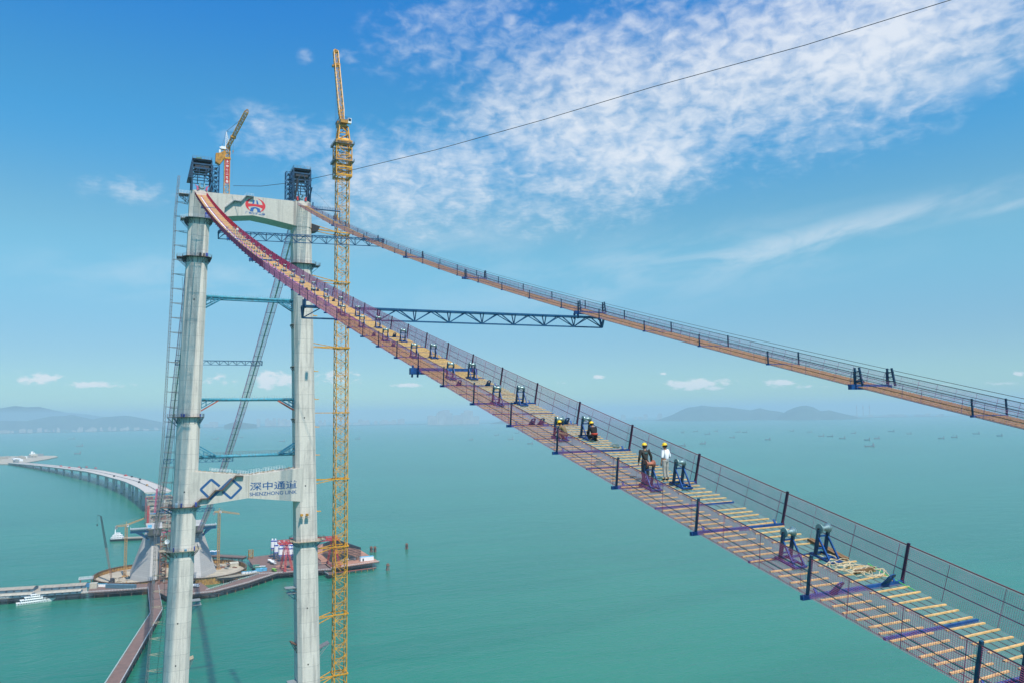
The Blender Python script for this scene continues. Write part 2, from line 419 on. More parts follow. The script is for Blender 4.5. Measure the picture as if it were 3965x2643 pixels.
    def poly(s, pts, off=None):
        """a flat polygon, or with off a slab of it"""
        if off is None: return s.add(pts, [list(range(len(pts)))])
        P = np.asarray(pts, float); return s.loft([P, P + np.asarray(off, float)])
    def lattice(s, A, B, n, r, rd=None, face=True, ring=True, zig=True):
        """truss between corner points A (start) and B (end): chords, rings and diagonals"""
        A = np.asarray(A, float); B = np.asarray(B, float); k_ = len(A); rd = rd or r * 0.6
        s.bars(A, B, r)
        a = []; b_ = []
        for i in range(n + 1):
            t = i / n; P = A + (B - A) * t
            if ring:
                for j in range(k_): a.append(P[j]); b_.append(P[(j + 1) % k_])
            if i < n:
                Q = A + (B - A) * ((i + 1) / n)
                for j in range(k_):
                    if (i + j) % 2 or not zig: a.append(P[j]); b_.append(Q[(j + 1) % k_])
                    else: a.append(P[(j + 1) % k_]); b_.append(Q[j])
        s.bars(a, b_, rd)
        return s
    def build(s, name, mat, parent=None, smooth=False, base=None):
        V = np.concatenate(s.v); F = np.concatenate(s.f); Z = np.concatenate(s.sz)
        off = np.zeros(3)
        if parent is not None: off = np.array(parent.get('_org', (0, 0, 0)), float)
        elif base is not None: off = np.array(base, float)
        V = V - off
        me = bpy.data.meshes.new(name)
        me.vertices.add(len(V)); me.vertices.foreach_set('co', V.astype(np.float32).ravel())
        me.loops.add(len(F)); me.loops.foreach_set('vertex_index', F.astype(np.int32))
        me.polygons.add(len(Z))
        st = np.concatenate([[0], np.cumsum(Z)[:-1]]).astype(np.int32)
        me.polygons.foreach_set('loop_start', st)
        try: me.polygons.foreach_set('loop_total', Z.astype(np.int32))
        except Exception: pass
        me.update(calc_edges=True); me.validate()
        me.polygons.foreach_set('use_smooth', np.full(len(me.polygons), bool(smooth)))
        me.materials.append(MATS[mat])
        o = bpy.data.objects.new(name, me); C.objects.link(o)
        if parent is not None:
            o.parent = parent; o['_org'] = tuple(off)
        else:
            o.location = off; o['_org'] = tuple(off)
        return o
def tag(o, label, cat, group=None):
    o['label'] = label; o['category'] = cat
    if group: o['group'] = group
    return o
def struct(o, kind='structure', label=None):
    o['kind'] = kind
    if label: o['label'] = label
    return o
def thing(name, loc, label, cat, group=None):
    o = bpy.data.objects.new(name, None); C.objects.link(o); o.location = tuple(loc); o['_org'] = tuple(float(q) for q in loc)
    o.empty_display_size = 0.5
    return tag(o, label, cat, group)
def kids(o): return [c for c in bpy.data.objects if c.parent == o]
def copy_tree(o, parent=None, tree=None):
    if tree is None:
        tree = {}
        for q in bpy.data.objects:
            if q.parent: tree.setdefault(q.parent.name, []).append(q)
    c = o.copy(); C.objects.link(c); c.parent = parent
    for ch in tree.get(o.name, []): copy_tree(ch, c, tree)
    return c
ORD = ['nearest', 'second', 'third', 'fourth', 'fifth', 'sixth', 'seventh', 'eighth', 'ninth', 'tenth', 'eleventh', 'twelfth', 'thirteenth', 'fourteenth', 'fifteenth', 'sixteenth', 'seventeenth', 'eighteenth', 'nineteenth', 'twentieth']
NTH = ['first'] + ORD[1:]
def rail(mb, P, h=1.1, r=0.05, posts=True, n=2, upv=(0, 0, 1)):
    P = np.asarray(P, float); U = np.asarray(upv, float)
    for i in range(1, n + 1): mb.bars(P[:-1] + U * h * i / n, P[1:] + U * h * i / n, r)
    if posts: mb.bars(P, P + U * h, r)
def densify(P, d):
    P = np.asarray(P, float); out = [P[0]]
    for a, b_ in zip(P[:-1], P[1:]):
        n = max(1, int(round(np.linalg.norm(b_ - a) / d)))
        for i in range(1, n + 1): out.append(a + (b_ - a) * i / n)
    return np.array(out)
# ------------------------------------------------------------------ sea, sky air, far shore
n_r, n_a = 26, 72
rad = np.concatenate([[0], np.geomspace(200, 30000, n_r)])
V = [(0, 0, 0)] + [(r_ * math.cos(2 * math.pi * k_ / n_a), r_ * math.sin(2 * math.pi * k_ / n_a), 0) for r_ in rad[1:] for k_ in range(n_a)]
mb = MB(); F = [[0, 1 + k_, 1 + (k_ + 1) % n_a] for k_ in range(n_a)]
F += [[1 + i * n_a + k_, 1 + (i + 1) * n_a + k_, 1 + (i + 1) * n_a + (k_ + 1) % n_a, 1 + i * n_a + (k_ + 1) % n_a] for i in range(n_r - 1) for k_ in range(n_a)]
mb.add(V, F); struct(mb.build('water', 'sea'))
hz = MB().span((-30500, -30500, -1.2), (30500, 30500, 430)).build('haze', 'haze_air'); struct(hz, 'stuff')

K2 = 3965 / 2352
def ridge(name, pts, dist, depth, mat='hill_green', seed=1, base_y=968, kind='structure'):
    """hill range: profile given along the skyline, real height at its own distance, sloping down front and back"""
    r_ = np.random.default_rng(seed)
    pts = np.array(pts, float); xs = np.arange(pts[0, 0], pts[-1, 0] + 0.1, max(1.0, (pts[-1, 0] - pts[0, 0]) / 160))
    ys = np.interp(xs, pts[:, 0], pts[:, 1])
    rows = 13; V = []
    jit = np.cumsum(r_.normal(0, 1, (rows, len(xs))), axis=1); jit -= jit.mean(1, keepdims=True); jit = jit / (np.abs(jit).max() + 1e-6)
    for j in range(rows):
        t = j / (rows - 1) * 2 - 1
        for i, (x, y) in enumerate(zip(xs, ys)):
            d = ray(x * K2, y * K2); q = dist / math.hypot(d[0], d[1])
            h = max(0.0, CAM[2] + d[2] * q)
            hh = math.hypot(d[0], d[1])
            dd = dist + t * depth * (0.6 + 0.4 * h / 400)
            z = h * (max(0, 1 - abs(t) ** 1.4)) * (1 + 0.18 * jit[j, i] * (1 - abs(t)) * abs(t) * 4) - (2 if abs(t) > .99 else 0)
            V.append((CAM[0] + d[0] / hh * dd, CAM[1] + d[1] / hh * dd, z))
    n = len(xs); F = [[j * n + i, j * n + i + 1, (j + 1) * n + i + 1, (j + 1) * n + i] for j in range(rows - 1) for i in range(n - 1)]
    o = MB().add(V, F).build(name, mat, smooth=True)
    return struct(o)
ridge('hills', [(-60, 950), (0, 937), (35, 931), (60, 934), (90, 933), (125, 941), (160, 947), (200, 950), (250, 958), (300, 962), (340, 968)], 27000, 1500, seed=1)
ridge('hills', [(-60, 966), (0, 965), (60, 966), (90, 960), (118, 955), (150, 954), (165, 951), (190, 957), (215, 962), (235, 957), (262, 955), (290, 953), (320, 958), (350, 964), (372, 968)], 18500, 900, seed=2)
ridge('hills', [(1500, 966), (1520, 960), (1545, 951), (1562, 942), (1580, 935), (1598, 933), (1612, 930), (1640, 933), (1672, 934), (1700, 938), (1725, 941), (1745, 936), (1765, 941), (1790, 944), (1810, 949), (1840, 958), (1860, 966)], 17500, 1100, seed=3)
ridge('hills', [(1770, 966), (1790, 954), (1808, 942), (1825, 935), (1840, 931), (1852, 930), (1868, 934), (1885, 943), (1905, 941), (1925, 946), (1950, 952), (1972, 957), (2000, 964)], 16500, 800, seed=4)
ridge('hills', [(1696, 966), (1712, 957), (1728, 954), (1745, 956), (1762, 965)], 18500, 350, seed=5)
ridge('hills', [(1128, 971), (1140, 968), (1158, 965), (1180, 968), (1200, 972)], 15500, 300, seed=6)
ridge('hills', [(515, 975), (530, 970), (548, 967), (566, 970), (590, 974)], 15000, 300, seed=7)
ridge('hills', [(2000, 964), (2030, 958), (2060, 960), (2090, 962), (2150, 964)], 20500, 500, seed=8)
# low far coast
def shore(a, b_, dist, w, h):
    P = []
    for x, y in (a, b_):
        d = ray(x * K2, y * K2); hh = math.hypot(d[0], d[1]); P.append(CAM + np.array([d[0], d[1], 0]) / hh * dist)
    P = densify(P, 400); P[:, 2] = 0
    mb = MB(); r_ = np.random.default_rng(int(abs(a[0])) + 3)
    d = P[-1] - P[0]; nrm = np.array([-d[1], d[0], 0]); nrm /= np.linalg.norm(nrm)
    rings = []
    for p in P:
        ww = w * r_.uniform(0.6, 1.2); hh = h * r_.uniform(0.5, 1.2)
        rings.append([p - nrm * ww + (0, 0, -1), p - nrm * ww * .8 + (0, 0, hh), p + nrm * ww * .8 + (0, 0, hh), p + nrm * ww + (0, 0, -1)])
    mb.loft(rings); return struct(mb.build('coast', 'hill_green'))
shore((-150, 970), (372, 970), 14800, 300, 12)
shore((372, 970), (1300, 970), 17500, 300, 10)
shore((1300, 966), (2420, 962), 20000, 300, 10)

# far city blocks: each building on its own, in named groups
def city(x0, x1, n, hmin, hmax, dist, wmin, wmax, label, group, seed):
    r_ = np.random.default_rng(seed)
    for i in range(n):
        x = r_.uniform(x0, x1); d = ray(x * K2, 968 * K2); hh = math.hypot(d[0], d[1]); D = dist + r_.uniform(-500, 500)
        p = CAM + np.array([d[0], d[1], 0]) / hh * D
        h = r_.uniform(hmin, hmax); w = r_.uniform(wmin, wmax); a = math.atan2(d[1], d[0]) + r_.uniform(-.2, .2)
        mb = MB(); mb.box((p[0], p[1], 8 + h / 2), (22, w, h), a); mb.box((p[0], p[1], 8 + h + 3), (10, w * .4, 6), a)
        o = mb.build('far_building', 'city_white', base=(p[0], p[1], 8)); tag(o, label, 'building', group)
city(0, 365, 60, 14, 70, 14500, 20, 60, 'pale block of the hazy town at the foot of the left-hand hills', 'town blocks below the left hills', 11)
city(470, 500, 8, 60, 120, 17200, 35, 80, 'pale far block beside the left tower leg in the haze', 'blocks just right of the left tower leg', 12)
city(590, 690, 22, 90, 170, 17000, 40, 80, 'white slab block seen between the two tower legs', 'slab blocks between the tower legs', 13)
city(730, 940, 26, 40, 120, 17500, 40, 110, 'faint low block on the far shore right of the yellow crane', 'blocks on the shore right of the crane', 14)
city(970, 1095, 26, 110, 300, 15200, 60, 170, 'tall hazy skyscraper in the cluster under the near footbridge', 'skyscrapers of the distant centre', 15)
city(1380, 1520, 16, 60, 160, 20000, 50, 110, 'faint tower block on the shore left of the right-hand hills', 'blocks left of the right-hand hills', 16)
city(1960, 2200, 16, 20, 70, 19800, 50, 220, 'low pale shed on the industrial shore right of the hills', 'sheds of the industrial shore', 17)
for i, (px, nm) in enumerate(((3319, 'left'), (3344, 'middle'), (3369, 'right'))):
    d = ray(px, 1620); hh = math.hypot(d[0], d[1]); p = CAM + np.array([d[0], d[1], 0]) / hh * 19000; p[2] = 5
    t = thing('power_chimney', p, f'{nm} of three slim banded chimneys on the far industrial shore', 'chimney', 'three far chimneys')
    MB().lathe([(12, 0), (8, 180)], p, n=10).build('shaft', 'city_white', t)
    MB().lathe([(9, 205), (8.8, 240)], p, n=10).build('band', 'crane_red', t)
    MB().lathe([(8.0, 180), (7.6, 290)], p, n=10).build('top_section', 'city_white', t)

# ------------------------------------------------------------------ bridge tower
YC = lambda z: 21.2 + (256 - z) * 0.0245
WD = lambda z: 8.1 + (256 - z) * 0.0060
XD = lambda z: 9.6 + (256 - z) * 0.012
def octo(sy, z, grow=0.0, wx=None):
    w = WD(z) / 2 + grow; x = (wx or XD(z)) / 2 + grow; c = 1.5; cx = 1.9; y0 = sy * YC(z)
    P = [(-x, -w + c), (-x, w - c), (-x + cx, w), (x - cx, w), (x, w - c), (x, -w + c), (x - cx, -w), (-x + cx, -w)]
    return [(px, y0 + py, z) for px, py in P][::-1]
tower = thing('bridge_tower', (0, 0, 0), 'tall pale concrete H-shaped bridge tower rising from the sea', 'bridge tower')
for sy, lb in ((1, None), (-1, None)):
    mb = MB(); zs = [0, 40, 70, 100, 139]
    mb.loft([octo(sy, z) for z in (-3, 30, 62, 92, 120, 137, 152, 175, 200, 225, 245, 256.6)])
    # enlarged head of the leg
    mb.loft([octo(sy, 256.7, 0.12), octo(sy, 268.2, 0.12)])
    lg = mb.build('leg', 'concrete_tower', tower)
    hb = MB(); 
    for z in (224 if sy > 0 else 175, 146, 95, 79 if sy > 0 else 72):
        hb.box((-XD(z) / 2 - 0.01, sy * YC(z) + 0.6, z - 2), (0.06, 0.5, 0.6))
    hb.build('opening', 'black', lg)
    pd = MB(); pd.span((-9, sy * YC(0) - 8, -3), (9, sy * YC(0) + 8, 5)); pd.build('footing', 'concrete_anchor', tower)
def beam(name, top, bot, hx):
    """crossbeam between the legs: top and bottom outlines as (y, z) lists from left to right"""
    P = [(y, z) for y, z in top] + [(y, z) for y, z in bot[::-1]]
    return MB().loft([[(-hx, y, z) for y, z in P], [(hx, y, z) for y, z in P]]).build(name, 'concrete_beam', tower)
ub = beam('crossbeam', [(18.6, 267.7), (0, 267.9), (-18.6, 267.7)], [(18.6, 256.75), (7.5, 258.6), (0, 259.6), (-7.5, 258.6), (-18.6, 256.75)], 4.95)
mbm = beam('crossbeam', [(22.4, 152.1), (0, 149.5), (-22.4, 151.7)], [(22.4, 137.8), (0, 140.2), (-22.4, 137.35)], 5.55)
# paint marks on the beams: flat shapes on the front faces
XF1, XF2 = -4.98, -5.58
def flat(pts, x): return [(x, y, z) for y, z in pts][::-1]
def text_obj(body, x, yl, yr, zb_, zt, name, mat, parent, vertical=False, shear=0.0, rise=0.0, offset=0.0):
    cu = bpy.data.curves.new('lettering', 'FONT'); cu.body = body; cu.extrude = 0; cu.offset = offset
    to = bpy.data.objects.new('lettering_tmp', cu); C.objects.link(to); bpy.context.view_layer.update()
    me = bpy.data.meshes.new_from_object(to.evaluated_get(bpy.context.evaluated_depsgraph_get()))
    bpy.data.objects.remove(to); bpy.data.curves.remove(cu)
    co = np.array([v.co[:] for v in me.vertices]); mn, mxx = co.min(0), co.max(0)
    u = (co[:, 0] - mn[0]) / (mxx[0] - mn[0]); v = (co[:, 1] - mn[1]) / (mxx[1] - mn[1])
    V = np.stack([np.full(len(u), x), yl + (yr - yl) * u, zb_ + (zt - zb_) * v + rise * u], 1)
    mb = MB(); mb.add(V, [list(p.vertices)[::-1] for p in me.polygons]); bpy.data.meshes.remove(me)
    return mb.build(name, mat, parent)
text_obj('深中通道', XF2, -0.6, -19.7, 143.2, 146.6, 'lettering', 'sign_blue', mbm, offset=0.012)
text_obj('SHENZHONG LINK', XF2, -0.5, -19.7, 140.95, 142.45, 'lettering', 'sign_blue', mbm, offset=0.013)
def ribbon(pts, w):
    P = [Vector((y, z)) for y, z in pts]; Lf, Rt = [], []
    for i, p in enumerate(P):
        a = (p - P[i - 1]).normalized() if i else None; b_ = (P[i + 1] - p).normalized() if i < len(P) - 1 else None
        if a is None: a = b_
        if b_ is None: b_ = a
        n1 = Vector((-a.y, a.x)); n2 = Vector((-b_.y, b_.x)); m_ = (n1 + n2).normalized(); k_ = w / 2 / max(0.3, m_.dot(n1))
        Lf.append(p + m_ * k_); Rt.append(p - m_ * k_)
    return Lf, Rt
def rounded(pts, r_):
    out = [pts[0]]
    for a, b_, c in zip(pts[:-2], pts[1:-1], pts[2:]):
        a, b_, c = Vector(a), Vector(b_), Vector(c)
        p = b_ + (a - b_).normalized() * r_; q = b_ + (c - b_).normalized() * r_
        for t in (0, .25, .5, .75, 1): out.append(tuple((p * (1 - t) + b_ * t) * (1 - t) + (b_ * (1 - t) + q * t) * t))
    return out + [pts[-1]]
lk = rounded([(11.2, 145.6), (14.5, 148.55), (18.5, 144.7), (14.7, 140.7), (6.8, 148.4), (2.75, 144.55), (6.8, 140.5), (9.9, 143.4)], 0.55)
lf, rt = ribbon(lk, 0.95)
mb = MB()
for i in range(len(lf) - 1): mb.add([(XF2, lf[i].x, lf[i].y), (XF2, lf[i + 1].x, lf[i + 1].y), (XF2, rt[i + 1].x, rt[i + 1].y), (XF2, rt[i].x, rt[i].y)], [(0, 1, 2, 3)])
mb.build('emblem', 'sign_blue', mbm)
E0 = (-0.95, 264.1); EA, EB = 4.15, 3.35
def em(pts): return [(E0[0] - u * EA, E0[1] + v * EB - 0.16 * u) for u, v in pts]
mb = MB()
for sgn in (-1, 1):
    th = np.linspace(98, 248, 40) if sgn < 0 else np.linspace(82, -68, 40)
    o_, i_ = [], []
    for k_, t in enumerate(th):
        w = 0.27 * math.sin(math.pi * k_ / 39) ** 0.75
        c1, s1 = math.cos(R(t)), math.sin(R(t)) * 0.93
        o_.append((c1, s1)); i_.append((c1 * (1 - w), s1 * (1 - w * 0.55)))
    for k_ in range(39): mb.add(flat(em([o_[k_], o_[k_ + 1], i_[k_ + 1], i_[k_]]), XF1), [(0, 1, 2, 3)])
for k_ in range(12):
    u1, u2 = -0.80 + 1.6 * k_ / 12, -0.80 + 1.6 * (k_ + 1) / 12
    ar = lambda u: -0.15 - 0.22 * abs(u / 0.8) ** 2
    mb.add(flat(em([(u1, 0.13), (u2, 0.13), (u2, ar(u2)), (u1, ar(u1))]), XF1 - 0.01), [(0, 1, 2, 3)])
mb.build('emblem_ring', 'emblem_red', ub)
mb = MB()
for sg in (1, -1):
    mb.add(flat(em([(sg * -.33, .14), (sg * -.12, .14), (sg * -.07, .66), (sg * -.20, .66)]), XF1 - 0.004), [(0, 1, 2, 3)])
    mb.add(flat(em([(sg * -.56, -.88), (sg * -.44, -.40), (sg * -.2, -.27), (0, -.24), (0, -.42), (sg * -.1, -.46), (sg * -.18, -.62), (sg * -.2, -.88)]), XF1 - 0.004), [tuple(range(8))])
mb.build('emblem_road', 'emblem_blue', ub)
text_obj('广东交通集团', XF1, 3.15, -5.0, 260.05, 261.1, 'lettering', 'emblem_blue', ub, rise=-0.25, offset=0.03)
mb = MB(); mb.box((-5.57, -0.05, 144.9), (0.05, 0.16, 9.0)); mb.build('joint_strip', 'platform_tan', mbm)
# top clutter on the middle beam: rails and planks
mb = MB()
for y0, z0, y1, z1 in ((14.5, 151.6, 6.2, 150.6), (4.2, 150.2, 0, 149.9), (-1.0, 150.0, -5.5, 150.5), (-7, 150.7, -15, 151.6)):
    for x in (-4.0, 3.4): rail(mb, densify([(x, y0, z0), (x, y1, z1)], 1.2), 1.15, 0.07, n=2)
mb.build('guard_rail', 'white_paint', mbm)
mb = MB()
for i in range(46):
    y = 19 - i * 0.83; z = 151.9 - (1 - abs(y) / 20) * 2.35
    mb.box((rng.uniform(-3.6, 2), y, z + 0.12), (rng.uniform(.5, 2), rng.uniform(.2, .7), rng.uniform(.15, .4)), rng.uniform(0, 3))
mb.build('loose_planks', 'platform_tan', mbm)

# stairs climbing the front of both beams
def stair(name, pts, x, label, matd='dark_steel', matr='white_paint', kids_rail=True):
    t = thing(name, (x, pts[0][0], pts[0][1]), label, 'stairs')
    mb = MB(); st = MB(); rl = MB()
    for (y0, z0), (y1, z1) in zip(pts[:-1], pts[1:]):
        for dx_ in (0, -1.1): mb.bars([(x + dx_, y0, z0)], [(x + dx_, y1, z1)], 0.10, 0.35)
        n = max(2, int(abs(z1 - z0) / 0.25) if abs(z1 - z0) > 0.8 else int(abs(y1 - y0) / 0.5))
        for k_ in range(n):
            tt = (k_ + .5) / n; st.box((x - 0.55, y0 + (y1 - y0) * tt, z0 + (z1 - z0) * tt), (1.05, abs(y1 - y0) / n * 1.02 + .02, 0.06))
        P = densify([(x - 1.1, y0, z0), (x - 1.1, y1, z1)], 1.1); rail(rl, P, 1.1, 0.05, n=2)
    for y, z in pts: mb.bars([(x, y, z), (x - 1.1, y, z)], [(x, y, z - 1.6), (x, y, z - 1.6)], 0.08)
    mb.build('stringer', matd, t); st.build('step', matd, t); rl.build('guard_rail', matr, t)
    return t
stair('steel_stairs', [(11.4, 261.6), (7.9, 265.0), (5.0, 265.0), (2.9, 267.7), (-0.1, 267.6)], -5.05, 'grey steel stairs with pale rails beside the red emblem on the top crossbeam', 'grey_steel')
stair('steel_stairs', [(21.5, 138.0), (18.2, 141.0), (15.6, 141.0), (12.9, 144.1), (10.2, 144.1), (5.1, 149.6), (2.2, 149.4)], -5.65, 'rusty steel stairs crossing the blue diamond emblem on the middle crossbeam', 'platform_rust', 'hoist_grey')
mb = MB(); mb.bars([(-5.2, -17.2, 256.6), (-5.2, -17.8, 256.6)], [(-5.2, -17.2, 269), (-5.2, -17.8, 269)], 0.09)
k_ = np.arange(256.8, 269, 0.45); mb.bars([(-5.2, -17.2, z) for z in k_], [(-5.2, -17.8, z) for z in k_], 0.06)
tag(mb.build('cat_ladder', 'hoist_grey', base=(-5, -17.5, 256)), 'thin vertical ladder on the right end of the top crossbeam', 'ladder')

# work platforms ringing the legs
def platform(sy, z, label, out=0.0, mats=('platform_rust', 'hoist_grey', 'dark_steel'), boxes=(), inn=0.0, grow=1.5, over=2.2):
    t = thing('work_platform', (0, sy * YC(z), z), label, 'work platform')
    o_ = octo(sy, z, grow); i_ = octo(sy, z, 0.02)
    mb = MB(); o2 = [(p[0], p[1], z + 0.16) for p in o_]; i2 = [(p[0], p[1], z + 0.16) for p in i_]
    for k_ in range(8):
        a, b_ = k_, (k_ + 1) % 8
        mb.loft([[i_[a], o_[a], o2[a], i2[a]], [i_[b_], o_[b_], o2[b_], i2[b_]]])
    yo = sy * (YC(z) + WD(z) / 2 + grow)
    if out: mb.span((-3.0, yo, z), (1.6, yo + sy * out, z + .16))
    yi = sy * (YC(z) - WD(z) / 2 - grow)
    if inn: mb.span((-3.0, yi, z), (1.0, yi - sy * inn, z + .16))
    mb.build('deck', mats[0], t)
    rl = MB(); P = densify(o2 + [o2[0]], 1.3); rail(rl, P, 1.2, 0.055, n=3)
    if out: rail(rl, densify([(-3.0, yo, z + .16), (-3.0, yo + sy * out, z + .16), (1.6, yo + sy * out, z + .16), (1.6, yo, z + .16)], 1.2), 1.2, 0.055, n=3)
    rl.build('guard_rail', mats[1], t)
    br = MB()
    q = octo(sy, z - over, 0.02)
    a, b_, c_l = [], [], []
    for k_ in range(8):
        for f_ in (0.15, 0.5, 0.85):
            k2 = (k_ + 1) % 8
            pi_ = np.array(i_[k_]) * (1 - f_) + np.array(i_[k2]) * f_; po = np.array(o_[k_]) * (1 - f_) + np.array(o_[k2]) * f_; pq = np.array(q[k_]) * (1 - f_) + np.array(q[k2]) * f_
            br.bars([pi_ - (0, 0, .1), po - (0, 0, .1), pi_], [po - (0, 0, .1), pq, pq], 0.11)
    if out:
        for x in (-3.0, -.7, 1.6):
            w0 = sy * (YC(z) + WD(z) / 2); P0 = (x, w0, z - over - 1.2)
            br.bars([(x, w0, z - .12), P0, (x, (w0 + yo + sy * out) / 2, z - .1)], [(x, yo + sy * out, z - .12), (x, yo + sy * out * .95, z - .15), (x, w0 + sy * .2, z - over * .5 - .6)], 0.16)
    br.build('bracket', mats[2], t)
    for (fy, w, h, mt) in boxes:
        y = sy * YC(z) + fy
        MB().span((-XD(z) / 2 - grow + .15, y, z + .2), (-XD(z) / 2 - .15, y + w, z + .2 + h)).build('site_box', mt, t)
    return t
platform(1, 256.3, 'pale railed platform ringing the left leg just under the top crossbeam', 1.6, ('grey_steel', 'white_paint', 'dark_steel'), ((-3.2, 1.1, 2.2, 'box_blue'), (-3.8, .5, 2.2, 'box_blue')))
platform(1, 239.9, 'rusty platform with dark cabinets on the left leg, second ring from the top', 2.2, boxes=((-1.2, .6, 1.4, 'black'), (-2.6, .5, 1.3, 'black'), (-3.9, .9, 1.4, 'box_blue')))
platform(1, 173.9, 'thin platform with teal brackets on the left leg at horizon level', 2.6, ('platform_rust', 'hoist_grey', 'platform_teal'), ((3.0, .4, 1.3, 'box_blue'), (1.8, .8, 1.2, 'box_blue'), (-4.2, .5, 1.1, 'box_blue')), grow=1.3, over=2.6)
platform(1, 137.9, 'platform on the left leg level with the foot of the middle crossbeam', 3.2, ('platform_rust', 'hoist_grey', 'platform_teal'), ((2.8, .9, 1.7, 'white_sheet'), (1.2, .5, 1.5, 'box_blue'), (-4.3, .7, 1.7, 'box_blue')), over=1.8)
platform(1, 120.7, 'lowest full ring platform on the left leg with tan deck edge', 2.6, ('platform_tan', 'hoist_grey', 'platform_rust'), ((3.3, .35, 1.5, 'box_blue'), (-4.4, .4, 1.5, 'box_blue'), (-1.4, .9, .7, 'container_sky')), inn=1.2)
platform(-1, 240.1, 'upper ring platform on the right leg with an outward landing', 2.2, ('platform_rust', 'hoist_grey', 'platform_teal'))
platform(-1, 120.4, 'lower ring platform on the right leg below the middle crossbeam', 2.2, ('platform_tan', 'platform_rust', 'platform_teal'), inn=.6)
# small landing at the very top left
t = thing('side_landing', (0, 26.4, 266.8), 'small railed landing jutting left from the head of the left leg', 'work platform')
MB().span((-3, 25.4, 266.6), (1, 29.2, 266.8)).build('deck', 'grey_steel', t)
mb = MB(); rail(mb, densify([(-3, 25.4, 266.8), (-3, 29.2, 266.8), (1, 29.2, 266.8), (1, 25.4, 266.8)], 1.1), 1.2, .06, n=3); mb.build('guard_rail', 'white_paint', t)
mb = MB(); mb.lattice([(-3, 25.5, 266.5), (1, 25.5, 266.5), (1, 25.5, 263.5), (-3, 25.5, 263.5)], [(-3, 29, 266.5), (1, 29, 266.5), (1, 28.6, 266.0), (-3, 28.6, 266.0)], 3, .16); mb.build('bracket', 'dark_steel', t)
# leftover brackets of earlier lifts
def stub(y, z, sy, L_, label, mat='platform_teal', deckm='grey_steel', drop=3.2, slope=0.0):
    y0 = y; y1 = y + sy * L_
    t = thing('leftover_bracket', (-1, y0, z), label, 'bracket')
    MB().poly([(-3.2, y0, z), (-3.2, y1, z + slope), (1, y1, z + slope), (1, y0, z)], (0, 0, .18)).build('deck', deckm, t)
    mb = MB()
    for x in (-3, .8):
        mb.bars([(x, y0, z - .1), (x, y0, z - drop), (x, y0, z - .2), (x, y0, z - drop * .5)], [(x, y0, z - drop), (x, y1, z + slope - .1), (x, y1, z + slope - .1), (x, (y0 + y1) / 2, z - .2)], 0.2)
    mb.build('bracket', mat, t)
Lg = lambda z, sy, side: sy * YC(z) + side * WD(z) / 2
stub(Lg(101, -1, 1), 99.0, 1, 3.6, 'bracket with two plank decks on the inner side of the right leg, upper of two')
stub(Lg(101, -1, 1) - .1, 101.2, 1, 4.6, 'short plank deck just above the upper inner bracket of the right leg')
stub(Lg(77, -1, 1), 77.6, 1, 2.4, 'dark slanted bracket low on the inner side of the right leg', 'dark_steel', 'platform_rust', slope=1.2)
stub(Lg(62, -1, 1), 62.4, 1, 3.8, 'bracket at the picture bottom on the inner side of the right leg')
stub(Lg(76, -1, -1), 74.8, -1, 4.4, 'grey bracket sloping outward low on the right leg beside the yellow crane', 'grey_steel', 'hoist_grey', slope=1.8)
stub(Lg(99, 1, -1), 98.6, -1, 3.6, 'teal bracket with pale decks on the inner side of the left leg')
stub(Lg(99, 1, -1), 100.3, -1, 3.2, 'pale plank deck above the teal bracket of the left leg')
stub(Lg(77, 1, -1), 77.6, -1, 1.6, 'small grey bracket low on the inner side of the left leg', 'hoist_grey', 'platform_tan', slope=.6)
stub(Lg(214, -1, 1), 213.4, 1, 1.0, 'tiny dark bracket high on the inner side of the right leg', 'dark_steel', 'platform_tan', 1.8)
stub(Lg(195, -1, 1), 195.2, 1, 1.0, 'tiny dark bracket midway up the inner side of the right leg', 'dark_steel', 'platform_tan', 1.8)
stub(Lg(172, -1, 1), 172.6, 1, 1.0, 'tiny dark bracket at horizon level on the inner side of the right leg', 'dark_steel', 'platform_tan', 1.8)
for y, lb in ((-21.6, 'left'), (-23.9, 'right')):
    t = thing('front_bracket', (-5.9, y, 131), f'{lb} of two small yellow boxes on the front of the right leg', 'box')
    MB().box((-6.6, y, 131.9), (.9, 1.1, .9)).build('casing', 'crane_gold', t)
    MB().box((-6.6, y, 130.8), (1.2, 1.6, .18)).build('shelf', 'grey_steel', t)

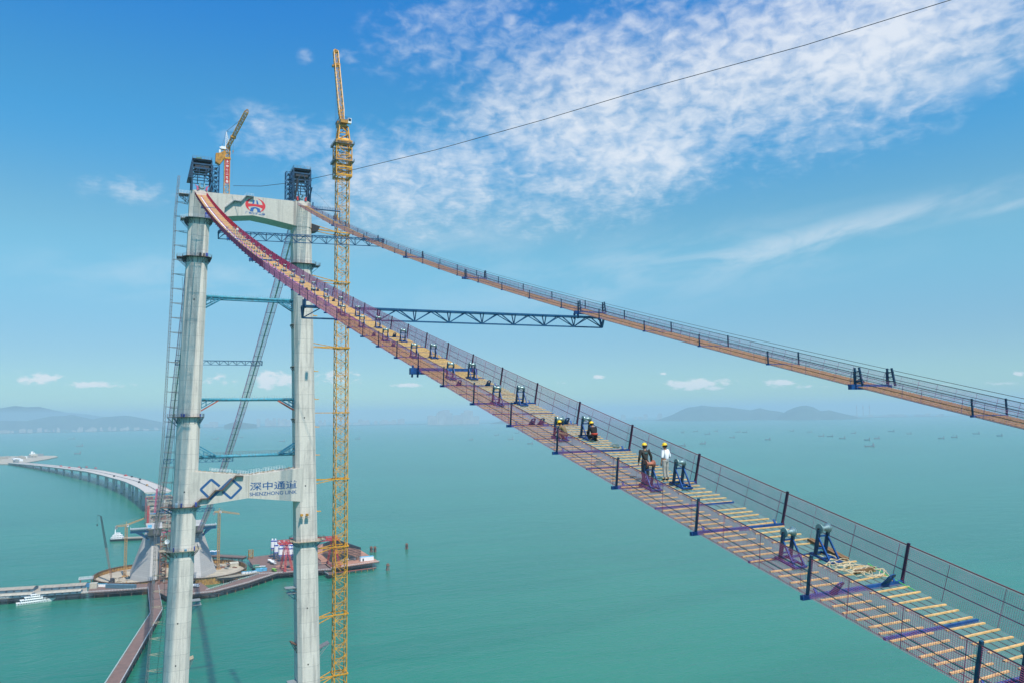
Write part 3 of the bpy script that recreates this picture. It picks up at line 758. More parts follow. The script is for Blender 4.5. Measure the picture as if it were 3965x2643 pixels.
# temporary struts between the legs
def strut(z, label, n_pipe, mats, up=False, braces='truss', red=False, railing=False, gap=0):
    yl, yr = YC(z) - WD(z) / 2, -(YC(z) - WD(z) / 2)
    t = thing('leg_strut', (0, 0, z), label, 'steel strut')
    if n_pipe == 2:
        for x, dz_ in ((-1.6, 0), (1.8, -.3)):
            MB().tube([(x, yl, z + dz_), (x, 6, z + dz_ + .05), (x, -6, z + dz_ + .05), (x, yr, z + dz_)], .62, 16).build('pipe', mats[0], t, smooth=True)
        MB().tube([(-1.9, yl - 2, z - 1.15), (-1.9, yr + 2, z - 1.15)], .3, 10).build('lower_pipe', 'strut_cyan_deep', t, smooth=True)
    else:
        MB().tube([(-1.2, yl, z), (-1.2, 0, z), (-1.2, yr, z)], .66, 16).build('pipe', mats[0], t, smooth=True)
    s_ = 1 if up else -1
    for sy in (1, -1):
        y0 = sy * yl; d = 6.6
        mb = MB()
        A = [(-2.2, y0, z + s_ * 4.6), (.6, y0, z + s_ * 4.6)]; B = [(-2.2, y0 - sy * d, z + s_ * .5), (.6, y0 - sy * d, z + s_ * .5)]
        mb.bars(A, B, .42)
        mb.bars([A[0]], [A[1]], .2)
        mb.build('diagonal_brace', 'strut_red' if red else mats[1], t)
        mb = MB()
        for x in (-2.2, .6):
            mb.bars([(x, y0 - sy * .15, z - .2), (x, y0 - sy * 2.6, z - .4), (x, y0 - sy * 5.5, z + s_ * .3)], [(x, y0 - sy * .15, z + s_ * 3.6), (x, y0 - sy * .15, z + s_ * 1.9), (x, y0 - sy * .2, z + s_ * 3.4)], .26)
            mb.bars([(x, y0 - sy * 2, z)], [(x, y0 - sy * 2, z + s_ * 2.6)], .18)
        mb.build('end_frame', mats[1], t)
    if railing:
        mb = MB(); P = densify([(-1.9, yl - 2, z + .66), (-1.9, yr + 2, z + .66)], 1.3); rail(mb, P, 1.15, .06, n=2)
        rail(mb, P + (1.4, 0, 0), 1.15, .06, n=2); mb.build('guard_rail', 'hoist_grey', t)
    else:
        mb = MB()
        for k_ in range(34):
            y = yl - 2 - k_ * (2 * yl - 4) / 33; a = rng.uniform(-.3, .3); mb.bars([(-1.2, y, z + .5)], [(-1.2 + rng.uniform(-.3, .3), y + a, z + rng.uniform(1.0, 1.9))], .035)
        mb.build('rebar_stubs', 'dark_steel', t)
    return t
strut(224.0, 'highest cyan twin-pipe strut braced between the tower legs', 2, ('strut_cyan', 'strut_cyan_deep'))
strut(181.0, 'middle pipe strut, half rusty half cyan, on red diagonal braces', 1, ('strut_cyan', 'strut_cyan_deep'), red=True)
strut(157.5, 'lowest pale cyan pipe strut with railings and upward braces', 1, ('strut_cyan', 'strut_cyan_deep'), up=True, railing=True)
# ------------------------------------------------------------------ saddle gantries on the leg heads
def gantry(sy, label):
    Y0 = sy * 20.5
    t = thing('saddle_gantry', (0, Y0, 268.2), label, 'gantry')
    zt = 281.4 if sy > 0 else 282.6
    ya, yb = sy * 16.9, sy * 24.4                     # inner and outer side
    F = lambda x, y, z: (x, y, z)
    cols = MB()
    for x in (-4.2, 0.5, 5.2):
        for y in (ya, yb):
            cols.bars([(x, y, 268.2)], [(x, y, zt)], .55)
    cols.build('column', 'gantry_blue', t)
    fr = MB()
    for y in (ya, yb):
        for z in (271.8, 274.6, 277.6, zt - 1.6, zt):
            fr.bars([(-4.6, y, z)], [(5.6, y, z)], .3, .45)
        for x0, x1, z0, z1 in ((-4.2, .5, 268.3, 274.6), (.5, -4.2, 274.6, zt), (.5, 5.2, 268.3, 274.6), (5.2, .5, 274.6, zt), (-4.2, -1.5, 274.6, 268.3)):
            fr.bars([(x0, y, z0)], [(x1, y, z1)], .3)
    for x in (-4.2, 0.5, 5.2):
        for z in (277.9, zt - 1.7, zt - .1): fr.bars([(x, ya, z)], [(x, yb, z)], .35, .6)
        fr.bars([(x, ya, 275)], [(x, (ya + yb) / 2, zt - 1.8)], .22); fr.bars([(x, yb, 275)], [(x, (ya + yb) / 2, zt - 1.8)], .22)
    for y in (ya + sy * 2.2, ya + sy * 4.9):
        fr.bars([(-4.4, y, 273.8), (5.2, y, 273.8)], [(-4.4, y, 278), (5.2, y, 278)], .3)
    for x in (-4.5, 4.9):
        for z in (273.7, 275.2, 276.4): fr.bars([(x, ya, z)], [(x, yb, z)], .25)
    fr.build('frame', 'gantry_blue', t)
    if sy < 0:
        db = MB()
        db.bars([(-6.0, yb - .3, 274.5), (-6.0, yb - .2, 278), (-5.2, ya, 268.3), (-5.2, ya - sy * 0, 268.3), (-4.9, -19.6, 268.4), (-4.9, -22.5, 268.4)], [(-4.4, yb + .8, 268.2), (-5.4, -21.6, 272.0), (-5.2, ya, 279), (-4.9, ya, zt), (-4.9, -18.0, 277), (-4.9, -23.8, 279)], .42)
        db.build('diagonal_brace', 'gantry_blue', t)
    else:
        db = MB()
        db.bars([(-4.9, 16.9, 276.5), (-4.9, 17.0, 274.3), (-4.9, 16.4, 273)], [(-4.9, 14.6, 268.1), (-4.9, 15.8, 268.2), (-4.9, 18.0, 268.2)], .5)
        db.build('diagonal_brace', 'gantry_bright', t)
    tr = MB(); tr.span((-5.0, ya, zt + .02), (6.2, yb, zt + .3)); tr.span((-4.2, ya + sy * 1, zt - 3.2), (4.6, yb - sy * 1, zt - 2.0)); tr.build('top_deck', 'dark_steel', t)
    wn = MB(); wn.box((0, Y0, zt - 1.1), (3.2, 3.0, 1.2)); wn.lathe([(.7, -1.8), (.7, 1.8)], (2.6, Y0, zt - 1.0), 'y'); wn.build('winch', 'dark_steel', t)
    rl = MB()
    P = densify([(-5, ya, zt + .3), (-5, yb, zt + .3), (6.2, yb, zt + .3), (6.2, ya, zt + .3), (-5, ya, zt + .3)], 1.4); rail(rl, P, 1.1, .07, n=2)
    rl.build('guard_rail', 'hoist_grey', t)
    # lattice access tower on the inner side
    y2 = sy * 13.8
    lt = MB(); A = [(-4.2, ya - sy * .5, 268.1), (-1.4, ya - sy * .5, 268.1), (-1.4, y2, 268.1), (-4.2, y2, 268.1)]
    lt.lattice(A, [(x, y, zt - 1.6) for x, y, z in A], 6, .26, .17)
    for k_ in range(6):
        z = 268.1 + (zt - 1.6 - 268.1) * (k_ + .5) / 6; lt.box((-2.8, (ya - sy * .5 + y2) / 2, z), (2.4, 1.2, .12))
    lt.build('access_tower', 'truss_blue', t)
    if sy > 0:
        cl = MB()
        cl.poly([(-5.6, 24.75, 281.2), (-5.6, 24.75, 273.2), (-5.6, 26.2, 273.2)], (9.5, 0, 0))
        cl.build('cladding', 'gantry_blue', t)
        rb = MB()
        for z in np.arange(274, 281, .9): rb.bars([(-5.7, 24.8, z)], [(-5.7, 24.8 + 1.4 * (281.2 - z) / 8, z)], .1)
        rb.build('cladding_rib', 'dark_steel', t)
        MB().box((-1.0, 21.8, zt + 1.1), (2.0, 2.1, 1.5)).build('green_crate', 'container_green', t)
    else:
        ch = MB(); ch.tube([(-5.0, -17.4, 268.5), (-5.4, -18.0, 273), (-5.2, -18.6, 278)], .45, 8); ch.build('chute', 'dark_steel', t)
    # cable saddle: a grey U opening between red cheeks
    th = np.linspace(R(180), R(360), 14); rings = []
    for a in th:
        c1, s1 = math.cos(a), math.sin(a)
        rings.append([(x, Y0 + r_ * c1, 270.3 + r_ * s1) for x, r_ in ((-4.6, .65), (-4.6, 1.15), (4.4, 1.15), (4.4, .65))])
    sd2 = MB().loft(rings); sd2.span((-4.3, Y0 - .95, 268.2), (4.1, Y0 + .95, 269.1))
    for s2 in (1, -1): sd2.span((-4.5, Y0 + s2 * .68, 270.3), (4.3, Y0 + s2 * 1.12, 271.4))
    sd2.build('cable_saddle', 'galvanised', t)
    ck = MB()
    for s2 in (1, -1):
        ck.span((-5.2, Y0 + s2 * 1.5, 268.2), (-3.0, Y0 + s2 * 2.1, 269.9)); ck.bars([(-5.1, Y0 + s2 * 1.2, 268.4)], [(-4.0, Y0 + s2 * 2.6, 270.6)], .25)
    ck.build('saddle_cheek', 'net_red' if sy > 0 else 'crane_red', t)
    return t
gantry(1, 'dark blue steel gantry with side cladding on top of the left tower leg')
gantry(-1, 'dark blue steel gantry with crossed braces on top of the right tower leg')

# ------------------------------------------------------------------ footbridges (catwalks)
def net(mb, Pf, s0, s1, ds, hs, seg=2.0, w=0.005, wh=None):
    """wire grid: Pf(s, h) maps arrays to points; cross wires every ds, long wires at each h in hs"""
    s_ = np.arange(s0, s1, ds); h0, h1 = hs[0], hs[-1]
    mb.bars(Pf(s_, h0), Pf(s_, h1), w, caps=False, sides=3)
    g = np.append(np.arange(s0, s1, seg), s1)
    for h in hs: mb.bars(Pf(g[:-1], h), Pf(g[1:], h), wh or w, caps=False, sides=3)
def make_catwalk(cfg):
    a, b_, Yc, sg = cfg['a'], cfg['b'], cfg['Y'], cfg['sg']; w = cfg.get('w', 4.2); H = 1.28
    def P(s, y=0.0, h=0.0):
        s = np.asarray(s, float); m = -a + 2 * b_ * s; n = np.sqrt(1 + m * m)
        x = s + (-m / n) * h; z = 268 - a * s + b_ * s * s + h / n
        return np.stack([sg * x, np.broadcast_to(Yc + y, x.shape), z], -1)
    s0, s1 = cfg['s']
    root = thing('footbridge', P(np.array(s0)), cfg['label'], 'footbridge', cfg.get('group'))
    # floor and side nets, near part fine and far part coarser
    for (q0, q1, ds, wn, nm) in cfg['nets']:
        mb = MB(); net(mb, lambda s, y: P(s, np.full(np.shape(s), y) if np.ndim(y) == 0 else y, 0.0), q0, q1, ds, np.arange(-w / 2, w / 2 + .01, cfg.get('fl', .10)), w=wn * .8)
        mb.build('floor_net', nm[0], root)
        for sd_ in (1, -1):
            mb = MB(); net(mb, lambda s, h, sd_=sd_: P(s, sd_ * (w / 2 + .05 + .10 * h), h), q0, q1, ds, np.arange(0.0, H + .01, cfg.get('sh', .107)), w=wn)
            # panel joints, doubled wires
            k_ = np.arange(q0, q1, 1.83); mb.bars(P(k_, sd_ * (w / 2 + .06), .0), P(k_, sd_ * (w / 2 + .19), H), wn * 1.5, caps=False)
            mb.build('side_net', nm[1], root)
    g = np.append(np.arange(s0, s1, 2.5), s1)
    for sd_ in (1, -1):
        for h, r_, mt in ((H + .04, .040, 'rail_red' if sd_ < 0 and cfg.get('near') else 'rope_steel'), (.86, .028, 'rope_mauve' if cfg.get('near') else 'rope_steel'), (.44, .028, 'rope_mauve' if cfg.get('near') else 'rope_steel')):
            mb = MB(); mb.path(P(g, sd_ * (w / 2 + .07 + .10 * h), h), r_ * cfg.get('rk', 1.0), 6); mb.build('hand_rope', mt, root)
    for y in cfg.get('ropes', (-1.95, -1.55, -1.15, -.5, .5, 1.15, 1.55, 1.95)):
        mb = MB(); mb.path(P(g, y, -.07), .03 * cfg.get('rk', 1.0), 6); mb.build('support_rope', 'rope_steel', root)
    # wooden treads in two columns
    tr = cfg['tread']
    lim = cfg.get('fine', 0)
    for col in (1, -1):
        mb = MB(); k_ = np.arange(s0 + .3, s1, tr['ds']) if 'dense' not in tr else np.concatenate([np.arange(s0 + .3, tr['dense'], .30), np.arange(tr['dense'], s1, tr['ds'])]); k_ = k_ + rng.uniform(-.04, .04, len(k_))
        y0, y1 = (tr['y0'], w / 2 - .06)
        k_ = k_[rng.random(len(k_)) > .015]; j0 = rng.uniform(-.07, .07, len(k_)); j1 = rng.uniform(-.08, .05, len(k_)); tw = rng.normal(0, .022, len(k_))
        mb.bars(P(k_ + tw, col * y0 + j0, .03), P(k_ - tw, col * y1 + j1, .03), tr['w'], tr['h'])
        mb.build('tread_slats', tr['mat'], root)
    for q in cfg.get('extra', ()): q(root, P)
    # crossbeams with posts
    late = MB()
    for j, s in enumerate(cfg['beams']):
        big = any(abs(s - q) < 1.5 for q in cfg.get('portal', ()))
        mb = MB()
        if big: mb.bars([P(s, -w / 2 - .55, -.02)], [P(s, w / 2 + .75, -.02)], .42, .5)
        else: mb.bars([P(s, -w / 2 - .16, .0)], [P(s, w / 2 + .34, .0)], .13 * cfg.get('bk', 1), .15 * cfg.get('bk', 1))
        if cfg.get('near'):
            for y in (w / 2 - .28, -w / 2 + .32): mb.bars([P(s + .04, y, .08)], [P(s - .10, y, .22)], .10, .03)
            if big:
                for y in (w / 2 + .1, w / 2 + .55): mb.bars([P(s, y, -.5)], [P(s, y, .45)], .12)
        bo = mb.build('crossbeam', 'catwalk_blue', root)
        pk = cfg.get('pk', 1)
        for sd_ in (1, -1):
            if (j > 48): q = late
            else: q = MB()
            A = P(s, sd_ * (w / 2 + .10), .05); B_ = P(s, sd_ * (w / 2 + .16), H + .14)
            if cfg.get('vert'): B_ = A + (0, 0, H + .12)
            q.bars([A], [B_], .085 * pk)
            if big and cfg.get('vert'):
                q.bars([A + (sg * .9, 0, 0)], [B_ + (sg * .6, 0, .35)], .16); q.bars([A + (sg * .1, 0, 0)], [B_ + (sg * .1, 0, .35)], .16)
                for f in (.3, .6, .9): q.bars([A + (0, 0, 1.5 * f)], [A + (sg * .8, 0, 1.5 * f)], .1)
            if j <= 48: q.build('post', 'post_blue' if sd_ > 0 else ('post_purple' if cfg.get('near') else 'post_blue'), bo)
        if cfg.get('lugs') and j in cfg['lugs']:
            for y in cfg['lugs'][j]:
                lm = MB(); ring = []
                pts = [(-.16, 0), (.16, 0), (.15, .12), (.13, .36), (.08, .45), (0, .48), (-.08, .45), (-.13, .36), (-.15, .12)]
                out = [(u, v + .06) for u, v in pts]; cx, cz = 0, .41
                # plate with a hole: outer and inner loop bridged
                n = 16; O_, I_ = [], []
                for k2 in range(n):
                    an = 2 * math.pi * k2 / n; du, dv = math.cos(an), math.sin(an)
                    I_.append((cx + .055 * du, cz + .055 * dv))
                    if dv > -.45: O_.append((cx + .14 * du, cz + .14 * dv))
                    else: O_.append((max(-.19, min(.19, cx + du * .5)), .04))
                f3 = lambda u, v, e: P(s + e + v * .55 * 1.0, y + u * 1.15, v * .95)
                for e0, e1 in ((-.02, .02),):
                    for k2 in range(n):
                        k3 = (k2 + 1) % n
                        lm.loft([[f3(*O_[k2], e0), f3(*I_[k2], e0), f3(*I_[k2], e1), f3(*O_[k2], e1)], [f3(*O_[k3], e0), f3(*I_[k3], e0), f3(*I_[k3], e1), f3(*O_[k3], e1)]])
                lm.build('lifting_lug', 'catwalk_blue', bo)
    if late.n:
        o = late.build('post', 'post_blue', root); o['kind'] = 'stuff'
    for s in cfg.get('bars', ()):
        MB().bars([P(s, -w / 2 + .02, .0)], [P(s, w / 2 - .02, .0)], .09 * cfg.get('bk', 1)).build('cross_bar', 'catwalk_blue', root)
    return root, P

SP, OA = 5.4913, 327.30
beamsA = [OA + SP - SP * j for j in range(0, 59)]
beamsA = [338.3] + beamsA
def liner(root, P):
    mb = MB(); k_ = np.arange(14, 150, 1.0)
    for s in k_:
        if rng.random() < .93: mb.bars([P(s, .36, .05)], [P(s + rng.uniform(.8, .98), .36, .05)], .46 if s < 110 else .3, .02)
    mb.build('white_liner', 'white_sheet', root)
lugs = {2: (1.1, -1.35), 3: (), 4: (.8,), 6: (.9, .3, -.9, -1.4), 8: (1.1, -1.2), 11: (.9,), 12: (1.2, -.9), 15: (.9, .5), 17: (1.0, -1.1), 19: (.9, .3, -.8, -1.3)}
catA, PA = make_catwalk(dict(a=0.3782498, b=0.00021183778, Y=21, sg=-1, s=(4.5, 343.0), near=True, w=4.3,
    label='near footbridge of red wire netting and wooden treads hanging down from the left tower leg', group=None,
    fl=.075, sh=.0609, nets=[(305, 343.0, .064, .0092, ('net_grey', 'net_red')), (262, 305, .064, .0105, ('net_grey', 'net_red')), (205, 262, .075, .0135, ('net_mauve', 'net_mauve')), (120, 205, .085, .023, ('net_mauve', 'net_crimson')), (4.5, 120, .09, .037, ('net_red', 'net_bright'))],
    tread=dict(ds=.435, w=.075, h=.045, y0=.24, dense=292, mat='tread_wood'), beams=beamsA, bars=[s - SP / 2 for s in beamsA[:55]], portal=(289, 241, 190.5, 146, 99.6, 51.7), lugs=lugs, extra=(liner,)))
SPB = 11.27
beamsB = [316.7 - SPB * j for j in range(-2, 28)]
portB = (294, 243, 197, 157, 115.5, 74)
beamsB = sorted(set([round(s, 2) for s in beamsB if all(abs(s - q) > 3 for q in portB)] + list(portB)), reverse=True)
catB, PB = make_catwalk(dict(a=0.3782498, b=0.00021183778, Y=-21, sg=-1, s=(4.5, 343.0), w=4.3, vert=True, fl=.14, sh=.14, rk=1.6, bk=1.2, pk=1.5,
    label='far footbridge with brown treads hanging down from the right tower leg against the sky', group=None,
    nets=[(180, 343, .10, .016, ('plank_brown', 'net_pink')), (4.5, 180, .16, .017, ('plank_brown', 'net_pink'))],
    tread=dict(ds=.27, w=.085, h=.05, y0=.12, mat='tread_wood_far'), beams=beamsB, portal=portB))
# hand cable above the far footbridge
mb = MB(); g = np.arange(20, 344, 4.0); P_ = PB(g, -2.3, 0) + (0, 0, 1.75); mb.path(P_, .05, 6); mb.build('upper_rope', 'rope_steel', catB)
# side span footbridges to the anchorage
def centre_strip(root, P):
    mb = MB(); g = np.arange(6, 540, 6.0); mb.bars(P(g, 0, .06), P(g + 5.9, 0, .06), .7, .03); mb.build('white_liner', 'white_sheet', root)
for Yc, lb in ((21, 'steep grey footbridge behind the left tower leg running down to the anchorage'), (-21, 'steep grey footbridge seen between the tower legs running down to the anchorage')):
    bs = [15 + 11.2 * j for j in range(47)]
    make_catwalk(dict(a=0.485435, b=0.000176125, Y=Yc, sg=1, s=(4.5, 541), w=4.3, fl=.4, sh=.42, rk=2.0, bk=1.3, pk=1.2, vert=True, extra=(centre_strip,),
        label=lb, nets=[(4.5, 541, .4, .06, ('net_grey', 'net_pink'))], ropes=(-2.0, 2.0, 0.35, -.35),
        tread=dict(ds=1.0, w=.28, h=.05, y0=.55, mat='hoist_grey'), beams=bs, portal=()))

# ------------------------------------------------------------------ cross trusses between the footbridges
def truss(s, yl, yr, ztl, ztr, dep, label, n=16, sg=-1, r=.22, hang=None, wx=2.2, zc=None):
    x = sg * s
    t = thing('cross_truss', (x, 0, (ztl + ztr) / 2), label, 'truss')
    A = [(x - wx / 2, yl, ztl), (x + wx / 2, yl, ztl)]; B = [(x - wx / 2, yr, ztr), (x + wx / 2, yr, ztr)]
    ch = MB(); ch.bars(A + [(x, yl, ztl - dep)], B + [(x, yr, ztr - dep)], r); ch.build('chord', 'truss_blue', t)
    wb = MB(); a, b_ = [], []
    for i in range(n + 1):
        f = i / n; y = yl + (yr - yl) * f; zt = ztl + (ztr - ztl) * f
        a.append((x - wx / 2, y, zt)); b_.append((x + wx / 2, y, zt))
        if i % 2 == 0:
            for s2 in (-1, 1):
                a.append((x + s2 * wx / 2, y, zt)); b_.append((x, y, zt - dep)) if i % 4 == 0 else b_.append((x, y, zt - dep))
        if i < n:
            f2 = (i + 1) / n; y2 = yl + (yr - yl) * f2; z2 = ztl + (ztr - ztl) * f2
            for s2 in (-1, 1):
                if i % 2 == 0: a.append((x, y, zt - dep)); b_.append((x + s2 * wx / 2, y2, z2))
                else: a.append((x + s2 * wx / 2, y, zt)); b_.append((x, y2, z2 - dep))
            a.append((x - wx / 2, y, zt)); b_.append((x + wx / 2, y2, z2))
    wb.bars(a, b_, r * .62); wb.build('web', 'truss_blue', t)
    for y, zt in ((yl, ztl), (yr, ztr)): MB().bars([(x - wx / 2, y, zt), (x + wx / 2, y, zt), (x - wx / 2, y, zt)], [(x, y, zt - dep), (x, y, zt - dep), (x + wx / 2, y, zt)], r * 1.3).build('end_frame', 'truss_blue', t)
    if hang:
        hg = MB()
        for y in hang: zt = ztl + (ztr - ztl) * (y - yl) / (yr - yl); hg.bars([(x - wx * .4, y, zt - dep * .2), (x + wx * .4, y, zt - dep * .2)], [(x - wx * .4, y, zc), (x + wx * .4, y, zc)], r * 1.3)
        hg.build('hanger', 'truss_blue', t)
    return t
truss(120, 23.6, -23.6, 224.9, 226.6, 2.1, 'upper blue lattice truss crossing between the two footbridges in front of the tower', 22, hang=(23.2, 18.9, -18.9, -23.2), zc=225.6, r=.2)
truss(242.5, 23.4, -23.4, 187.6, 188.0, 1.55, 'large blue triangular truss reaching from the near to the far footbridge', 18, hang=(23.2, 18.7, -18.7, -23.2), zc=188.6, r=.2, wx=1.3)
truss(133, 23.5, -24, 206.6, 206.8, 2.4, 'small blue lattice truss behind the left leg above the middle strut', 20, sg=1, r=.28)
truss(281, 23.5, -24.5, 144, 143.6, 2.6, 'blue lattice truss behind the lowest cyan strut', 20, sg=1, r=.3)
truss(420, 23.5, -24, 92.5, 92.5, 2.6, 'blue lattice truss behind the left leg just under the middle crossbeam', 20, sg=1, r=.34)

# haul rope above everything
P0 = np.array([0.5, 13.6, 272.6]); P1 = gx(2185 * K2, 0, -228)
hd = (P1 - P0)[:2]; hn = np.array([-hd[1], hd[0]]); pts = []
for px, py in ((536, 427), (600, 428), (660, 421), (720, 410), (800, 393), (1000, 345), (1250, 275), (1500, 200), (1850, 104), (2185, 0)):
    d = ray(px * K2, py * K2); tt = ((P0[:2] - CAM[:2]) @ hn) / (d[:2] @ hn); pts.append(CAM + d * tt)
dirv = (pts[-1] - pts[-2]); pts.append(pts[-1] + dirv * .35)
mb = MB(); mb.tube(pts, .10, 6); tag(mb.build('haul_rope', 'rope_steel', base=tuple(pts[0])), 'thin dark steel rope slanting across the sky from the tower top', 'rope')
mb = MB(); P_ = [gx(1208, 740, -3), gx(1240, 762, -3), gx(1285, 815, -3), gx(1306, 845, -3)]; mb.tube(P_, .03, 5); tag(mb.build('guy_line', 'rope_steel', base=tuple(P_[0])), 'hair-thin line from the right gantry down to the yellow crane', 'rope')

# ------------------------------------------------------------------ roller stands on the near footbridge
def stand_proto():
    t = thing('roller_stand', (0, 0, 0), '', 'cable roller')
    # local: x = towards the tower (up the slope), y = across, z = normal to the deck
    f = MB()
    for y in (-.27, .27): f.bars([(-.62, y, .09)], [(.34, y, .09)], .07)
    for x in (-.62, -.2, .30): f.bars([(x, -.30, .09)], [(x, .30, .09)], .07)
    f.build('base_frame', 'catwalk_blue', t)
    for y in (-.24, .24):
        MB().bars([(.12, y, .1)], [(.12, y, 1.06)], .105).build('upright', 'post_blue', t)
    f = MB()
    for y in (-.24, .24): f.bars([(.10, y, .80)], [(-.55, y, .12)], .055)
    f.bars([(.12, -.24, .82), (.12, -.24, .34)], [(.12, .24, .82), (.12, .24, .34)], .05)
    f.build('brace', 'catwalk_blue', t)
    MB().lathe([(.02, -.235), (.175, -.23), (.18, -.205), (.15, -.185), (.095, -.12), (.075, 0), (.095, .12), (.15, .185), (.18, .205), (.175, .23), (.02, .235)], (.12, 0, 1.10), 'y', 20).build('roller', 'galvanised', t, smooth=False)
    MB().bars([(.12, -.30, 1.10)], [(.12, .30, 1.10)], .05).build('axle', 'dark_steel', t)
    return t
proto = stand_proto()
first = True; trees = None
ups = [325.0, 316.7, 308.4, 300.15, 291.9, 283.4, 275.0, 266.4, 258.0, 249.5, 241.0, 232.6, 224.3, 216.0, 207.7, 199.4, 191.0, 182.7, 174.4, 166.0, 157.8, 149.4, 141.0, 132.8, 124.5]
stands = [(333.3, .76)] + [(s, y) for i, s in enumerate(ups) for y in (.76, -.98)]
names_y = {'L': 'left', 'R': 'right'}
tree = {}
for q in bpy.data.objects:
    if q.parent: tree.setdefault(q.parent.name, []).append(q)
cnt = {'L': 0, 'R': 0}
for i, (s, y) in enumerate(stands):
    o = proto if i == 0 else copy_tree(proto, None, tree)
    m_ = -0.3782498 + 2 * 0.00021183778 * s
    p = PA(np.array(s), y, .03)
    o.location = tuple(float(q) for q in p); o.rotation_euler = (0, -math.atan(-m_), 0)
    side = 'L' if y > 0 else 'R'; cnt[side] += 1
    o['group'] = 'roller stands on the near footbridge'
    lane = names_y[side]
    if i == 0: o['label'] = 'blue roller stand cut off by the bottom right corner of the picture'
    elif s > 316: o['label'] = {325.0: f'{lane} one of the pair of blue roller stands just behind the coiled rope', 316.7: f'{lane} one of the roller stands in front of the two standing workers' if lane == 'left' else 'roller stand with blue frame right beside the worker in white'}[s]
    elif s == 308.4: o['label'] = 'roller stand beside the crouching worker in camouflage' if lane == 'left' else 'roller stand beside the kneeling worker in black'
    else: o['label'] = f'{lane}-hand roller stand, {NTH[int((308.4 - s) / 8.3 + .5) - 1] if (308.4 - s) / 8.3 < 20 else "far " + NTH[int((308.4 - s) / 8.3 - 19.5)]} pair uphill from the crouching workers'
    if s == 316.7 and lane == 'left':
        for ch in [q for q in bpy.data.objects if q.parent == o and q.name.startswith('roller')]:
            ch.data = ch.data.copy(); ch.data.materials[0] = MATS['rusty_drum']; ch['label'] = 'rust-red drum with grey flanges'

# ------------------------------------------------------------------ things lying on the near deck
def dk(s, y, h=.06): return tuple(float(q) for q in PA(np.array(float(s)), y, h))
mb = MB(); P_ = []
r_ = np.random.default_rng(3)
for i in range(150):
    a = i * .52; rr = .34 + .16 * math.sin(i * .37) + r_.uniform(-.05, .05)
    P_.append(dk(325.75 + (i / 150) * 1.0 + rr * .8 * math.cos(a), -1.25 + .45 * math.sin(i * .035) + rr * math.sin(a) * (1.2 if i % 60 < 40 else 1.8), .10 + .05 * math.sin(i * 1.7) + .12 * (i % 37 < 20) * r_.uniform(.2, 1)))
mb.tube(P_, .012, 5); P_ = [dk(324.6, -1.2), dk(324.8, -1.35, .1), dk(325.1, -1.5, .1), dk(325.4, -1.3, .1), dk(325.2, -1.05), dk(324.9, -.95, .1)]; mb.tube(P_, .017, 5)
tag(mb.build('rope_pile', 'rope_cream', base=dk(326, -1.4)), 'tangled heap of cream rope on the right-hand treads near the bottom right', 'rope')
mb = MB(); mb.tube([dk(326.1, -2.0, .2), dk(326.9, -2.05, .08), dk(327.6, -2.02, .05), dk(328.0, -2.0, .04)], .018, 5); tag(mb.build('green_cord', 'rope_green', base=dk(326.5, -2.0)), 'short bright green cord by the right edge of the near footbridge', 'rope')
mb = MB(); mb.bars([dk(323.6, -1.78, .12), dk(323.6, -1.93, .12)], [dk(325.5, -1.55, .13), dk(325.5, -1.70, .13)], .12, .10); tag(mb.build('timber_baulk', 'plank_brown', base=dk(324.6, -1.7)), 'brown square timber lying lengthwise behind the right roller stand', 'timber')
mb = MB(); mb.bars([dk(326.45, -.95, .13)], [dk(326.35, -2.0, .13)], .13, .11); tag(mb.build('timber_baulk', 'plank_brown', base=dk(326.4, -1.4)), 'brown timber lying crosswise under the coiled cream rope', 'timber')
for s, y, lb in ((314.6, -.55, 'shiny coil of wire on the deck between the two standing workers'), (312.9, 1.0, 'bright crumpled foil bundle on the left treads behind the near post'), (310.2, -1.75, 'loose coil of shiny wire right of the kneeling worker')):
    mb = MB()
    for j in range(3):
        rr = .22 - j * .03; P_ = [dk(s + rr * math.cos(a) + j * .02, y + rr * 1.3 * math.sin(a), .08 + j * .03) for a in np.linspace(0, 6.28, 18)]; mb.tube(P_, .016, 5)
    if 'foil' in lb:
        for j in range(5): mb.box(dk(s + rng.uniform(-.1, .1), y + rng.uniform(-.15, .15), .12), (.16, .12, .08), rng.uniform(0, 3))
    tag(mb.build('wire_coil', 'galvanised', base=dk(s, y)), lb, 'wire coil')
# dark bundles on the far footbridge by its portal
mb = MB()
p = PB(np.array(292.6), -.2, .2); mb.tube([p + (0, -.5, 0), p + (.1, 0, .15), p + (0, .5, 0)], [.1, .2, .1], 8); tag(mb.build('dark_bundle', 'black', base=tuple(p)), 'dark sack lying on the far footbridge beside its double blue post', 'sack')

# ------------------------------------------------------------------ big yellow tower crane right of the tower
CX, CY = 7.0, -41.3
crane = thing('tower_crane', (CX, CY, 0), 'tall yellow luffing tower crane standing right of the bridge tower', 'tower crane')
def sq(x, y, z, w): h = w / 2; return [(x - h, y - h, z), (x + h, y - h, z), (x + h, y + h, z), (x - h, y + h, z)]
mb = MB(); W_ = 5.3
mb.bars(sq(CX, CY, 0, W_), sq(CX, CY, 300, W_), .34)
a, b_ = [], []; nb = 100; hb_ = 300 / nb
for i in range(nb):
    A_, B_ = sq(CX, CY, i * hb_, W_), sq(CX, CY, (i + 1) * hb_, W_)
    for j in range(4):
        k2 = (j + 1) % 4
        if i % 2 == 0: a.append(A_[j]); b_.append(B_[k2])
        else: a.append(A_[k2]); b_.append(B_[j])
        if i % 2 == 0: a.append(A_[j]); b_.append(A_[k2])
        a.append(tuple((np.array(A_[j]) + A_[k2]) / 2)); b_.append(B_[j] if i % 2 else B_[k2])
mb.bars(a, b_, .16)
mb.build('mast', 'crane_yellow', crane)
